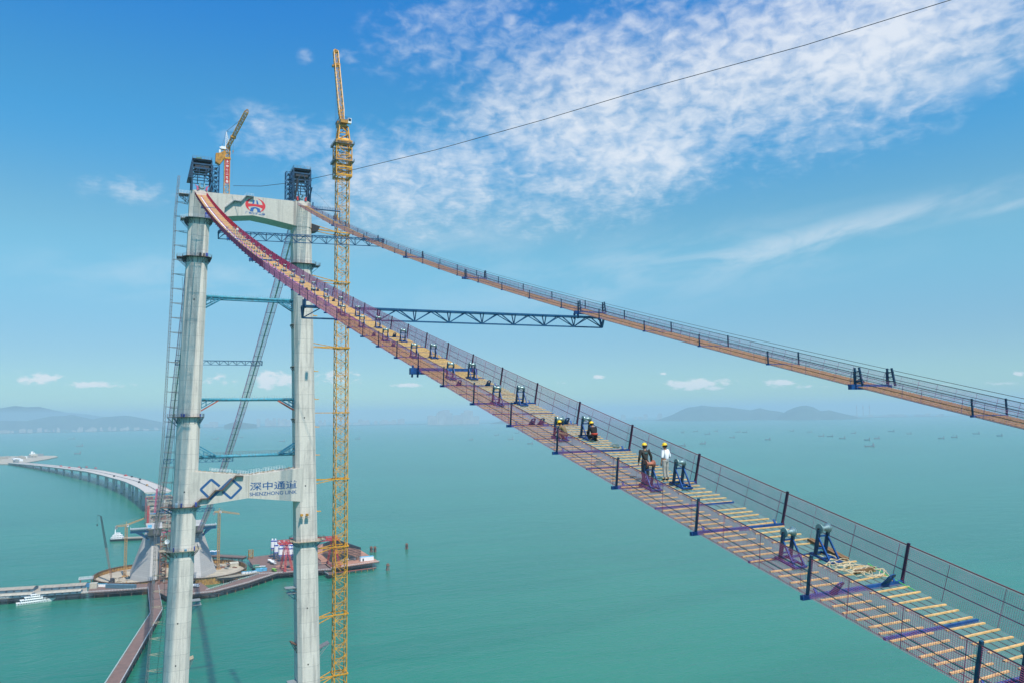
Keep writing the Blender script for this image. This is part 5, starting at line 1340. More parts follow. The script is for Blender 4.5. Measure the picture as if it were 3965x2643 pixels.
trestle('access_trestle', [(712, -30), (701, -44), (660, -84)], [(700, -24), (691, -38), (650, -78)], 7.0, 'far trestle behind the right ring leading to the batching plant', 'trestle_deck', 12, railmat='hoist_grey')
pf = [(660, -84), (661, -110), (700, -150), (712, -220)]; pr = [(543, -82), (538, -99.6), (534.6, -128), (528, -156)]
trestle('platform_deck', [(656, -83), (661, -110), (690, -140), (700, -158)], [(543, -82.2), (538, -99.6), (534.6, -128), (528, -156)], 6.03, 'broad construction platform under the white silos and the red gantry crane', 'trestle_deck', 12, railmat='white_paint', pilemat='strut_red', rails=(0, 1))
trestle('platform_deck', [(700, -158.2), (712, -190), (700, -218)], [(536, -158), (542, -190), (548.5, -216.2)], 6.036, 'right-hand end of the construction platform under the frame shed', 'red_soil', 11, railmat='white_paint', pilemat='strut_red', rails=(0, 1))
trestle('mooring_stage', [(528, -158), (530, -180), (534, -208)], [(526, -158), (528, -180), (532, -208)], 2.6, 'low orange mooring frame along the front of the right platform', 'strut_red', 7, girder=.9, railmat='strut_red', pilemat='cofferdam', rails=(0, 0), thick=.2)
trestle('mooring_stage', [(524, -148), (509, -149)], [(524, -157), (509, -156)], 4.6, 'rusty landing stage sticking out between the right leg and the yellow crane', 'platform_rust', 7, girder=1.5, railmat='white_paint')

# sheds on the left jetty
def shed(p0, p1, w, h, label, mat, wall='container_slate', ridge=1.3, base=6.0):
    p0 = np.array(p0[:2]); p1 = np.array(p1[:2]); d = (p1 - p0) / np.linalg.norm(p1 - p0); n = np.array([-d[1], d[0]])
    if n[0] < 0: n = -n
    c = (p0 + p1) / 2; t = thing('jetty_shed', (c[0], c[1], base), label, 'shed')
    q = [p0, p1, p1 + n * w, p0 + n * w]
    MB().poly([(*v, base) for v in q], (0, 0, h)).build('wall', wall, t)
    e = .5; q2 = [p0 - n * e, p1 - n * e, p1 + n * (w / 2), p0 + n * (w / 2)]
    mb = MB(); L_ = np.linalg.norm(p1 - p0)
    for sgn in (0, 1):
        a = p0 - n * e if sgn == 0 else p0 + n * (w + e); r_ = p0 + n * (w / 2)
        k_ = int(L_ / 3.2)
        for j in range(k_):
            f0, f1 = j / k_ * L_, (j + .93) / k_ * L_; dz_ = rng.uniform(0, .12)
            mb.poly([(*(a + d * f0), base + h + dz_), (*(a + d * f1), base + h + dz_), (*(r_ + d * f1), base + h + ridge + dz_), (*(r_ + d * f0), base + h + ridge + dz_)], (0, 0, .12))
    mb.build('roof', mat, t)
    mb = MB(); k_ = int(L_ / 6)
    for j in range(k_): 
        f = (j + .5) / k_; pc = p0 + d * L_ * f - n * .06; mb.box((*pc, base + h * .5), (1.5 if abs(d[0]) > .7 else .1, .1 if abs(d[0]) > .7 else 1.6, h * .5))
    mb.build('window', 'glass_dark', t)
    return t
G2 = lambda x, y, z: gz(*za(x, y), z)
shed(G2(-230, 545, 9), G2(372, 508, 9), 15, 2.6, 'long tin-roofed shed at the left picture edge, rear row', 'roof_tin')
shed(G2(455, 503, 9), G2(955, 470, 9), 15, 2.6, 'long tin-roofed shed behind the white yacht, rear row', 'roof_tin')
shed(G2(-230, 605, 8.4), G2(350, 572, 8.4), 9, 2.0, 'pale-roofed lean-to along the water at the left picture edge', 'roof_pale', ridge=.8)
shed(G2(405, 570, 8.4), G2(905, 533, 8.4), 8, 2.0, 'white-roofed workshop right behind the yacht with a torn roof edge', 'roof_pale', ridge=.7)
t = thing('rooftop_deck', (*gz(*za(960, 400), 9)[:2], 6), 'raised railed viewing deck at the end of the left jetty', 'platform')
p = gz(*za(962, 400), 10); MB().box((p[0], p[1], 10), (9, 13, .4)).build('deck', 'grey_steel', t)
mb = MB(); rail(mb, densify([(p[0] - 4.5, p[1] - 6.5, 10.2), (p[0] - 4.5, p[1] + 6.5, 10.2), (p[0] + 4.5, p[1] + 6.5, 10.2), (p[0] + 4.5, p[1] - 6.5, 10.2), (p[0] - 4.5, p[1] - 6.5, 10.2)], 1.6), 1.4, .14, n=3); mb.build('guard_rail', 'white_paint', t)
mb = MB(); mb.bars([(p[0] + a, p[1] + b2, 6) for a in (-4, 4) for b2 in (-5, 5)], [(p[0] + a, p[1] + b2, 10) for a in (-4, 4) for b2 in (-5, 5)], .8); mb.build('column', 'pile_rust', t)
def container(p, yaw, L_, label, mat, group=None, h=2.6, w=2.4, roof=None, cat='container', z=6.0):
    t = thing('site_container', (p[0], p[1], z), label, cat, group)
    a, b2 = math.cos(yaw), math.sin(yaw)
    MB().box((p[0], p[1], z + h / 2 + .05), (L_, w, h), yaw).build('body', mat, t)
    mb = MB()
    for s2 in (1, -1):
        k_ = np.arange(-L_ / 2 + .4, L_ / 2 - .2, .5)
        off = np.array([-b2, a]) * s2 * (w / 2 + .03)
        mb.bars([(p[0] + a * q + off[0], p[1] + b2 * q + off[1], z + .2) for q in k_], [(p[0] + a * q + off[0], p[1] + b2 * q + off[1], z + h) for q in k_], .12)
    mb.build('corrugation', mat, t)
    MB().box((p[0], p[1], z + h + .11), (L_ + .15, w + .15, .12), yaw).build('roof', roof or mat, t)
    return t
a0, a1 = gz(*za(1195, 505), 6)[:2], gz(*za(1508, 515), 6)[:2]
for i in range(6):
    p = a0 + (a1 - a0) * (i + .5) / 6 + (2, 0); container(p, math.atan2(*(a1 - a0)[::-1]), np.linalg.norm(a1 - a0) / 6 * .97, f'slate blue site container, {NTH[i]} from the left in the row along the jetty edge', 'container_slate', 'slate containers on the jetty', h=3.6, w=5)
for i, (x, mt, lb) in enumerate(((1100, 'white_paint', 'left'), (1127, 'white_paint', 'middle left'), (1152, 'white_paint', 'middle right'), (1177, 'white_paint', 'right'))):
    p = gz(*za(x, 488), 6)[:2]; container(p, 1.4, 3.4, f'{lb} of four little white cabins beside the slate containers', mt, 'little white cabins', w=2.6, roof='container_sky')
p = gz(*za(1048, 505), 6)[:2]; container(p, 1.4, 6.5, 'square white cabin where the left jetty narrows', 'roof_pale', h=5, w=6)
p = gz(*za(1000, 490), 6)[:2]; container(p, 1.4, 6.5, 'blue cabin behind the square white one on the jetty', 'container_blue', h=3, w=4)
for i, (x, y, mt, lb, rf) in enumerate(((835, 620, 'container_sky', 'bright blue container at the front left of the cluster by the sloping road', None), (885, 612, 'container_sky', 'bright blue container at the front right of the cluster by the sloping road', None), (825, 596, 'container_green', 'pale green container behind the blue pair', 'roof_pale'), (870, 590, 'container_green', 'green container with a white roof, rear right of the cluster', 'white_sheet'), (800, 575, 'container_green', 'rearmost green container of the cluster on the right platform', None))):
    p = gz(*zd(x, y), 6)[:2]; container(p, 1.15, 7.0, lb, mt, None, h=3.0, w=3.0, roof=rf)
for i, x in enumerate((665, 700, 735, 770)):
    p = gz(*zd(x, 645 - i * 3), 6.4)[:2]; container(p, 1.9, 5.6, f'pale blue roofed hut, {NTH[i]} from the left on the walkway by the right ring', 'white_sheet', 'pale blue roofed huts', h=2.2, w=2.6, roof='container_sky', z=6.4)
for i, x in enumerate((285, 335)):
    p = gz(*zd(x, 425), 7)[:2]; container(p, 2.3, 8, f'{"left" if i == 0 else "right"} blue and white cabin on the far trestle behind the right ring', 'container_blue', None, h=4, w=4, roof='white_sheet', z=7)
p = gz(*zd(2065, 500), 6)[:2]; container((p[0] + 3, p[1]), 1.57, 15.5, 'long white cabin at the right end of the platform', 'white_paint', None, h=4.6, w=5.5, roof='container_sky', cat='cabin')
MB().box((p[0] + .15, p[1] + 4.8, 7.8), (.12, 1.6, 3)).build('door', 'black', bpy.data.objects[[o.name for o in C.objects if o.get('label') == 'long white cabin at the right end of the platform'][0]])

# batching plant silos
def silo(p, h0, h1, r, label, group='white batching plant silos'):
    x, y = p; t = thing('cement_silo', (x, y, 6), label, 'silo', group)
    MB().lathe([(.7, h0 - 3), (r, h0), (r, h1)], (x, y, 0), n=18).build('body', 'white_paint', t, smooth=False)
    MB().lathe([(r + .04, h1 - 1.6), (r + .04, h1 - .1)], (x, y, 0), n=18).build('band', 'box_blue', t)
    MB().lathe([(r + .05, h0 + .1), (r + .05, h0 + 1.3)], (x, y, 0), n=18).build('band', 'box_blue', t)
    mb = MB(); c = [(x + r * .75 * a, y + r * .75 * b2) for a, b2 in ((1, 1), (1, -1), (-1, -1), (-1, 1))]
    mb.bars([(*q, 6) for q in c], [(*q, h0) for q in c], .35)
    for z in (8.5, 11): mb.bars([(*q, z) for q in c], [(*q, z) for q in c[1:] + c[:1]], .22)
    mb.build('leg', 'truss_blue', t)
    mb = MB(); mb.box((x, y, h1 + .9), (1.6, 1.6, 1.8)); mb.build('filter', 'white_paint', t)
    mb = MB(); rail(mb, densify([(x + r * math.cos(a), y + r * math.sin(a), h1) for a in np.linspace(0, 2 * math.pi, 9)], 2), 1.1, .1, n=2); mb.build('guard_rail', 'container_blue', t)
zx = lambda x, y, X0: gx(*zd(x, y), X0)
i = 0
for X0, cols, ytop, ybot, r_, row in ((655, (1065, 1118, 1172, 1226), 285, 360, 2.6, 'back'), (640, (985, 1020), 262, 358, 1.95, 'tall left'), (625, (1028, 1092, 1145, 1200), 312, 408, 2.4, 'middle'), (608, (1078, 1128, 1185, 1238, 1290), 348, 440, 2.5, 'front')):
    for j, x in enumerate(cols):
        p = zx(x, ytop, X0); h1 = p[2]; h0 = max(12, zx(x, ybot, X0)[2]); silo((X0, p[1]), h0, h1, r_, f'white silo with blue bands, {NTH[j]} from the left in the {row} row')
# trucks
def truck(p, yaw, label, cabm, drum=True):
    t = thing('mixer_truck' if drum else 'dump_truck', (p[0], p[1], 6.1), label, 'truck')
    a, b2 = math.cos(yaw), math.sin(yaw); T = lambda u, v, z: (p[0] + a * u - b2 * v, p[1] + b2 * u + a * v, 6.1 + z)
    MB().box(T(0, 0, 1.0), (8.6, 2.3, .5), yaw).build('chassis', 'dark_steel', t)
    cb = MB().box(T(3.5, 0, 2.1), (1.9, 2.4, 2.2), yaw).build('cab', cabm, t)
    MB().box(T(4.47, 0, 2.5), (.05, 2.1, .9), yaw).build('window', 'glass_dark', cb)
    if drum: MB().tube([T(-4.2, 0, 3.4), T(-3, 0, 3.1), T(0, 0, 2.6), T(2.2, 0, 2.2)], [.6, 1.25, 1.4, .6], 12).build('drum', 'white_sheet', t)
    else: MB().box(T(-1, 0, 2.2), (6, 2.4, 1.8), yaw).build('dump_body', cabm, t)
    for u in (-3, -1.7, 3.2):
        for v in (-1.1, 1.1): MB().lathe([(.5, -.18), (.5, .18)], T(u, v, .5), 'y', 12).build('wheel', 'black', t)
truck(gz(*zd(968, 522), 6), -2.3, 'white mixer truck parked behind another in front of the silos', 'white_paint')
truck(gz(*zd(990, 540), 6), -2.6, 'white mixer truck nearest the sloping road in front of the silos', 'white_paint')
truck(gz(*zd(1003, 620), 6), -2.9, 'bright green dump truck on the deck by the rails', 'truck_green', False)
truck(gz(*zd(100, 800), 6), -2.2, 'white truck parked on the brown deck right of the left leg', 'white_paint', False)
# red gantry crane
t = thing('gantry_crane', (550, -135, 6), 'bright red portal crane standing over the platform in front of the silos', 'gantry crane')
X1, X2 = 540, 562; zt = 35; Yl, Yr = -107, -163
mb = MB()
for x in (X1 + 6, X2 - 6):
    mb.lattice([(x - 1.2, Yl + 4, zt), (x + 1.2, Yl + 4, zt), (x, Yl + 4, zt + 3)], [(x - 1.2, Yr - 6, zt), (x + 1.2, Yr - 6, zt), (x, Yr - 6, zt + 3)], 16, .7, .45)
mb.build('girder', 'crane_red', t)
for y in (Yl - 4, Yr):
    mb = MB(); mb.lattice([(X1 + 6, y + 1, zt), (X1 + 6, y - 1, zt), (X1 + 7, y, zt)], [(X1 - 3, y + 4, 7), (X1 - 3, y + 2, 7), (X1 - 2, y + 3, 7)], 8, .28, .18)
    mb.lattice([(X1 + 6, y + 1, zt), (X1 + 6, y - 1, zt), (X1 + 7, y, zt)], [(X1 - 3, y - 4, 7), (X1 - 3, y - 6, 7), (X1 - 2, y - 5, 7)], 8, .28, .18)
    mb.lattice([(X2 - 6, y + 1, zt), (X2 - 6, y - 1, zt), (X2 - 7, y, zt)], [(X2 + 3, y + 4, 7), (X2 + 3, y + 2, 7), (X2 + 2, y + 3, 7)], 8, .28, .18)
    mb.bars([(X1 - 3, y + 4, 8), (X1 - 3, y - 6, 8), (X1 - 3, y + 5, 7.2)], [(X2 + 3, y + 4, 8), (X2 + 3, y - 6, 8), (X1 - 3, y - 7, 7.2)], .45); mb.build('leg', 'crane_red', t)
mb = MB(); mb.box((551, -118, zt + 3.5), (14, 4, 2.4)); mb.build('trolley', 'crane_red', t)
# bare frame shed
t = thing('frame_shed', (640, -192, 6), 'large unfinished shed of bare grey steel trusses behind the yellow crane', 'shed')
c00, c10, c11, c01 = [gz(*zd(*q), 6)[:2] for q in ((1668, 520), (1990, 480), (1835, 420), (1560, 430))]
mb = MB(); na, nb_ = 12, 5
for i in range(na + 1):
    f = i / na; a = c00 + (c01 - c00) * f; b2 = c10 + (c11 - c10) * f
    H0 = 13; P_ = []
    for j in range(nb_ + 1):
        g_ = j / nb_; P_.append((*(a + (b2 - a) * g_), 6 + H0 + 5 * (1 - abs(2 * g_ - 1))))
    P_ = np.array(P_); mb.bars(P_[:-1], P_[1:], .8); mb.bars(P_[:-1] - (0, 0, 1.6), P_[1:] - (0, 0, 1.6), .6); mb.bars(P_[:-1] - (0, 0, 1.6), P_[1:], .25)
    mb.bars([(*a, 6), (*b2, 6), (*((a + b2) / 2), 6)], [P_[0], P_[-1], (P_[2] + P_[3]) / 2], .5)
for j in range(16):
    g_ = j / 15; h = 6 + 13 + 5 * (1 - abs(2 * g_ - 1)); a = c00 + (c10 - c00) * g_; b2 = c01 + (c11 - c01) * g_; mb.bars([(*a, h + .4)], [(*b2, h + .4)], .5)
for z in (9, 12, 15, 18): mb.bars([(*c00, z), (*c10, z)], [(*c10, z), (*c11, z)], .3)
mb.build('truss_frame', 'dark_steel', t)
MB().poly([(*c00, 6.1), (*c10, 6.1), (*c11, 6.1), (*c01, 6.1)], (0, 0, .1)).build('floor', 'mud', t)
clutter(14, lambda r2: (*(c00 + (c10 - c00) * r2.uniform(.1, .95) + (c01 - c00) * r2.uniform(.0, .3)), 6.2), 'material_stack', 'stacks under the frame shed', 'rusty stack of steel under the bare frame shed', 31, ['pile_rust', 'hoist_grey', 'roof_tin', 'white_sheet'], (2, 1, .8), (8, 3, 2.2))
clutter(22, lambda r2: (558 + r2.uniform(-6, 18), -150 + r2.uniform(-22, 40), 6.1), 'material_stack', 'stacks near the red crane', 'low rusty stack on the platform around the red crane', 32, ['pile_rust', 'red_soil', 'roof_tin', 'grey_steel'], (2, 1, .4), (6, 3, 1.2))
p = gz(*zd(1130, 560), 6)[:2]; struct(MB().poly([(*gz(*zd(*q), 6.05)[:2], 6.05) for q in ((970, 585), (1250, 590), (1260, 545), (1050, 548))], (0, 0, .03)).build('ground', 'red_soil'))
struct(MB().poly([(*gz(*zd(*q), 6.06)[:2], 6.06) for q in ((1545, 545), (1660, 525), (1565, 430), (1525, 440))], (0, 0, .03)).build('ground', 'red_soil'))
p = gz(*zd(738, 470), 6)[:2]; t = thing('stair_tower', (*p, 6), 'small yellow scaffold stair at the fork of the platform roads', 'scaffold'); mb = MB(); mb.lattice(sq(p[0], p[1], 6, 5), sq(p[0], p[1], 16, 5), 4, .4, .3); mb.build('frame', 'crane_gold', t)
# mooring dolphins
for (x, y), lb in zip(((2110, 400), (2152, 400), (2300, 605), (2514, 365)), ('left of two far mooring pile clusters right of the platform', 'right of two far mooring pile clusters right of the platform', 'nearest mooring pile cluster off the right end of the platform', 'lone mooring pile cluster standing farthest right in open water')):
    p = gz(*zd(x, y), 0); mb = MB()
    n = 4 if 'nearest' in lb else 3
    for k_ in range(n + 1): a = k_ * 2 * math.pi / (n + 1); mb.tube([(p[0] + 1.8 * math.cos(a), p[1] + 1.8 * math.sin(a), -1), (p[0] + .9 * math.cos(a), p[1] + .9 * math.sin(a), 7.5)], .5, 8)
    mb.box((p[0], p[1], 5.6), (4, 4, .5)); tag(mb.build('mooring_dolphin', 'pile_rust', base=(p[0], p[1], 0)), lb, 'mooring piles')

# ------------------------------------------------------------------ approach bridge
PL = [(1298.5, 21.5), (1423, 31.2), (1539.7, 44.3), (1660.5, 58.3), (1774.5, 76.3), (1887.8, 96.1), (2003.4, 116.6), (2119.3, 140.7), (2243.4, 168), (2363, 196), (2481.6, 226.7), (2608, 257.5), (2730.5, 289.7), (2839, 319.8), (2960, 355), (3080, 392), (3200, 430), (3320, 468), (3440, 506)]
zdk = lambda x: float(np.interp(x, [1290, 1423, 1540, 1888, 2243, 2608, 2839, 3500], [37.8, 36.3, 34.8, 30.2, 27.4, 20.5, 16.5, 6]))
ab = thing('approach_bridge', (1298, 0, 0), 'long curving concrete approach bridge on many piers at the left', 'bridge')
PL = np.array(PL); tg = np.gradient(PL, axis=0); tg /= np.linalg.norm(tg, axis=1, keepdims=True); nr = np.stack([tg[:, 1], -tg[:, 0]], 1)   # to the right (-y)
first_pt = PL[0] - tg[0] * 9; Pe = np.vstack([first_pt, PL]); ne = np.vstack([nr[0], nr])
# smooth edges
def fine(P): 
    t0 = np.arange(len(P)); tt = np.linspace(0, len(P) - 1, (len(P) - 1) * 5 + 1); return np.stack([np.interp(tt, t0, P[:, i]) for i in range(P.shape[1])], 1)
Pf, nf = fine(Pe), fine(ne)
for (o0, o1, nm) in ((-3.5, 19.6, 'left'), (20.6, 44.5, 'right')):
    rings = []
    for p, n_ in zip(Pf, nf):
        z = zdk(p[0]); rings.append([(*(p + n_ * o0), z), (*(p + n_ * o1), z), (*(p + n_ * o1), z - .5), (*(p + n_ * (o1 - 6)), z - 3.6), (*(p + n_ * (o0 + 6)), z - 3.6), (*(p + n_ * o0), z - .5)])
    MB().loft(rings).build('deck', 'concrete_deck', ab)
    mb = MB()
    for o_ in (o0 + .25, o1 - .25):
        Q = np.array([(*(p + n_ * o_), zdk(p[0]) + .6) for p, n_ in zip(Pf, nf)]); mb.bars(Q[:-1], Q[1:], .4, 1.2)
    mb.build('parapet', 'concrete_deck', ab)
for i, (p, n_) in enumerate(zip(PL, nr)):
    z = zdk(p[0]) - 3.6; a = math.atan2(n_[1], n_[0])
    for o_ in (8, 33):
        c = p + n_ * o_; mb = MB()
        w0, w1 = 3.0, 3.8
        rg = lambda w, d, z_: [(*(c + n_ * u * w + np.array([-n_[1], n_[0]]) * v * d), z_) for u, v in ((-1, -1), (1, -1), (1, 1), (-1, 1))]
        w0, w1 = (3.0, 3.8) if o_ < 20 else (2.0, 2.6)
        mb.loft([rg(w0, 1.7, -2), rg(w0, 1.7, z - 2.5), rg(w1, 2.0, z)]); mb.loft([rg(3, 2.4, -1), rg(3, 2.4, .5)]) ; mb.build('pier', 'concrete_pier', ab)
for i, (x, y, mt) in enumerate(((1700, 490, 'dark_steel'), (1690, 525, 'dark_steel'), (1785, 562, 'crane_far'), (1600, 457, 'dark_steel'), (1525, 440, 'crane_red'), (1385, 450, 'dark_steel'), (1160, 350, 'crane_red'), (1050, 338, 'crane_red'), (960, 340, 'crane_red'), (740, 325, 'crane_red'), (840, 345, 'crane_red'), (985, 352, 'dark_steel'))):
    p = gz(*zf(x, y), 36)
    for _ in range(4): p = gz(*zf(x, y), zdk(min(3500, max(1290, p[0]))) + .2)
    mb = MB(); big_ = mt == 'crane_red'; mb.box((p[0], p[1], p[2] + 1.4), (5 if not big_ else 9, 3.5 if not big_ else 6, 2.2), .4); mb.box((p[0] + 1, p[1], p[2] + 3.2), (3, 3, 1.2), .4)
    tag(mb.build('deck_machine', mt, base=tuple(p)), f'{"red machine" if big_ else "dark machine" if mt == "dark_steel" else "ochre machine"} on the white approach deck, {NTH[i]} counted from its open end', 'machine', 'machines on the approach bridge')
# unfinished piers between anchorage and approach bridge
for i, X0 in enumerate((680, 760, 840, 930, 1020, 1110, 1200)):
    zc_ = 46 + (X0 - 680) * -.017 ; t = thing('unfinished_pier', (X0, 2, 0), f'unfinished approach pier with cluttered cap, {NTH[i]} behind the anchorage', 'pier', 'unfinished piers')
    mb = MB()
    for y in (-13, 15): mb.box((X0, y, zc_ / 2 - 2), (5, 9, zc_ + 2))
    mb.build('column', 'concrete_deck', t)
    mb = MB(); mb.box((X0, 1, zc_ + .2), (9, 42, 1.6)); mb.build('cap', 'roof_tin' if i % 2 else 'platform_tan', t)
    mb = MB(); r2 = np.random.default_rng(40 + i)
    for q in range(26): mb.box((X0 + r2.uniform(-4, 3), r2.uniform(-18, 21), zc_ + 1.6 + r2.uniform(0, 1.2)), (r2.uniform(.6, 3), r2.uniform(.8, 5), r2.uniform(.5, 2.2)), 0)
    mb.build('stored_parts', ['roof_tin', 'pile_rust', 'container_blue', 'roof_pale'][i % 4], t)
    mb = MB()
    for q in range(30): mb.box((X0 + r2.uniform(-5, 3), r2.uniform(-20, 22), zc_ - r2.uniform(2, 7)), (r2.uniform(.6, 2), r2.uniform(1, 6), r2.uniform(.3, 1.2)), 0)
    mb.build('formwork', ['net_red', 'dark_steel', 'pile_rust'][i % 3], t)
    mb = MB()
    for y in (-20, -12, 0, 12, 22):
        mb.lattice(sq(X0 - 6, y, 0, 2), sq(X0 - 6, y, zc_ - 1, 2), 12, .28, .2)
    mb.build('falsework', ['crane_red', 'pile_rust', 'hoist_grey'][i % 3], t)
    mb = MB(); rail(mb, densify([(X0 - 4.5, -19, zc_ + 1), (X0 - 4.5, 22, zc_ + 1)], 3), 1.5, .16, n=2); mb.build('guard_rail', 'grey_steel', t)
p = gx(*zf(1795, 1060), 640); t = thing('red_mast', (640, p[1], 0), 'red lattice mast behind the blue cantilever of the left anchorage block', 'mast')
mb = MB(); mb.lattice(sq(640, p[1], 40, 2.2), sq(640, gx(*zf(1800, 925), 640)[1], 76, 1.6), 12, .5, .35); mb.build('lattice', 'crane_red', t)
p = gx(*zf(1885, 700), 900); mb = MB(); mb.lattice(sq(900, p[1], 30, 3), sq(900, p[1] - 2, 74, 1.6), 14, .8, .5); tag(mb.build('purple_mast', 'net_red', base=(900, p[1], 30)), 'dark red lattice tower just in front of the end of the approach bridge', 'mast')

# far island at the end of the approach bridge
isl = [(3475, 545), (3390, 470), (3578, 440), (3800, 400), (4021, 376), (4150, 395), (4223, 443), (4304, 649), (4330, 950), (3560, 950)]
struct(MB().poly([(x, y, -1) for x, y in isl], (0, 0, 4.5)).build('ground', 'sand'))
r2 = np.random.default_rng(77)
for i in range(46):
    x, y = r2.uniform(3480, 4200), r2.uniform(440, 800); 
    if y < 440 + (4200 - x) * .02 + 20: y += 40
    w, d, h = r2.uniform(8, 50), r2.uniform(8, 40), r2.uniform(3, 12)
    mb = MB(); mb.box((x, y, 3.5 + h / 2), (w, d, h), .3); mb.box((x, y, 3.5 + h + 1), (w * .3, d * .3, 2), .3)
    tag(mb.build('island_building', ['roof_pale', 'roof_tin', 'grey_steel', 'white_paint'][i % 4], base=(x, y, 3.5)), 'low pale building or stack on the flat artificial island at the far left', 'building', 'buildings on the far island')
p = gz(*zf(400, 195), 3.5); t = thing('white_terminal', tuple(p), 'tallest white building on the far artificial island', 'building')
mb = MB(); mb.box(p + (0, 0, 5), (20, 30, 10)); mb.box(p + (0, 4, 15), (10, 10, 14)); mb.box(p + (0, -5, 12), (8, 5, 8)); mb.build('wall', 'white_paint', t)

# ------------------------------------------------------------------ boats
yb0, yb1 = gz(*za(178, 698), 0), gz(*za(622, 640), 0)
t = thing('yacht', tuple((yb0 + yb1) / 2), 'white three-deck passenger yacht moored beside the left jetty', 'yacht')
d = (yb1 - yb0); LN = np.linalg.norm(d); d /= LN; n_ = np.array([-d[1], d[0], 0])
def hull(mb, p0, d, n_, LN, wd, secs):
    rings = []
    for f, w, zb2, zt2 in secs:
        c = p0 + d * LN * f; rings.append([c - n_ * wd * w + (0, 0, zt2), c - n_ * wd * w * .75 + (0, 0, zb2), c + n_ * wd * w * .75 + (0, 0, zb2), c + n_ * wd * w + (0, 0, zt2)])
    mb.loft(rings)
mb = MB(); hull(mb, yb0, d, n_, LN, 3.4, [(0, .85, -.5, 2.0), (.1, 1, -.5, 1.9), (.5, 1, -.5, 2.0), (.75, .85, -.4, 2.6), (.9, .5, 0, 3.4), (1.0, .04, 1.5, 4.2)]); mb.build('hull', 'hull_white', t)
yw = math.atan2(d[1], d[0])
for (f, L_, w, z, h, nm) in ((.42, .62, 5.8, 2.0, 2.1, 'main_deck'), (.44, .44, 5.2, 4.2, 2.0, 'upper_deck'), (.48, .22, 4.2, 6.3, 1.7, 'wheelhouse')):
    c = yb0 + d * LN * f; dk_ = MB().box((c[0], c[1], z + h / 2), (LN * L_, w, h), yw).box((c[0], c[1], z + h + .06), (LN * L_ + 1.4, w + .8, .14), yw).build(nm, 'hull_white', t)
    wn = MB()
    k2 = int(LN * L_ / 1.6)
    for s2 in (1, -1):
        for j in range(k2):
            q = c + d * (j - (k2 - 1) / 2) * 1.55 + n_ * s2 * (w / 2 + .01); wn.box((q[0], q[1], z + h * .6), (1.1, .05, h * .38), yw)
    q = c + d * (LN * L_ / 2 + .01); wn.box((q[0], q[1], z + h * .62), (.05, w * .8, h * .38), yw)
    wn.build('window', 'glass_dark', dk_)
mb = MB(); c = yb0 + d * LN * .42; mb.bars([(c[0], c[1], 8)], [(c[0], c[1], 12)], .18); mb.bars([(c[0] - n_[0], c[1] - n_[1], 10.6)], [(c[0] + n_[0], c[1] + n_[1], 10.6)], .14); mb.build('radar_mast', 'white_paint', t)
mb = MB(); Pd = densify([yb0 + d * LN * .75 + n_ * -2.6 + (0, 0, 2.8), yb0 + d * LN * .98 + (0, 0, 4.2), yb0 + d * LN * .75 + n_ * 2.6 + (0, 0, 2.8)], 1.5); rail(mb, Pd, .9, .06, n=2); mb.build('guard_rail', 'white_paint', t)
mb = MB()
for j in range(12):
    q = yb0 + d * LN * (.06 + .065 * j) - n_ * 3.6; mb.lathe([(.2, -.18), (.42, 0), (.2, .18)], (q[0], q[1], 1.0), 'x', 10)
mb.build('tyre_fender', 'black', t)
# barge with wheelhouse
b0 = gz(*zb(272, 672), 0); b1 = gz(*zb(760, 652), 0)
t = thing('barge', tuple((b0 + b1) / 2), 'long dark barge with a white wheelhouse beyond the anchorage', 'barge')
d = b1 - b0; LN = np.linalg.norm(d); d /= LN; n_ = np.array([-d[1], d[0], 0]); yw = math.atan2(d[1], d[0])
mb = MB(); hull(mb, b0, d, n_, LN, 6, [(0, .7, -.5, 3), (.06, 1, -.5, 3), (.9, 1, -.5, 3), (1, .6, .4, 3.4)]); mb.build('hull', 'hull_dark', t)
c = b0 + d * LN * .65; MB().box((c[0], c[1], 3.5), (LN * .6, 9, 1.6), yw).build('cargo_hatch', 'roof_tin', t)
c = b0 + d * 9
mb = MB()
for z, L_, w in ((4.6, 15, 10), (7.4, 12, 8), (10.0, 7, 6)): mb.box((c[0], c[1], z), (L_, w, 2.6), yw)
mb.bars([(c[0] + d[0] * -3, c[1] + d[1] * -3, 11)], [(c[0] + d[0] * -3, c[1] + d[1] * -3, 21)], 1.1); wh = mb.build('wheelhouse', 'white_paint', t)
mb = MB()
for z, L_, w in ((5.0, 15, 10), (7.8, 12, 8), (10.4, 7, 6)):
    for j in range(int(L_ / 2)): q = c + d * (j * 2 - L_ / 2 + 1) - n_ * (w / 2 + .02) * (1 if n_[0] > 0 else -1); mb.box((q[0], q[1], z), (1.2, .1, 1.0), yw)
mb.build('window', 'glass_dark', wh)
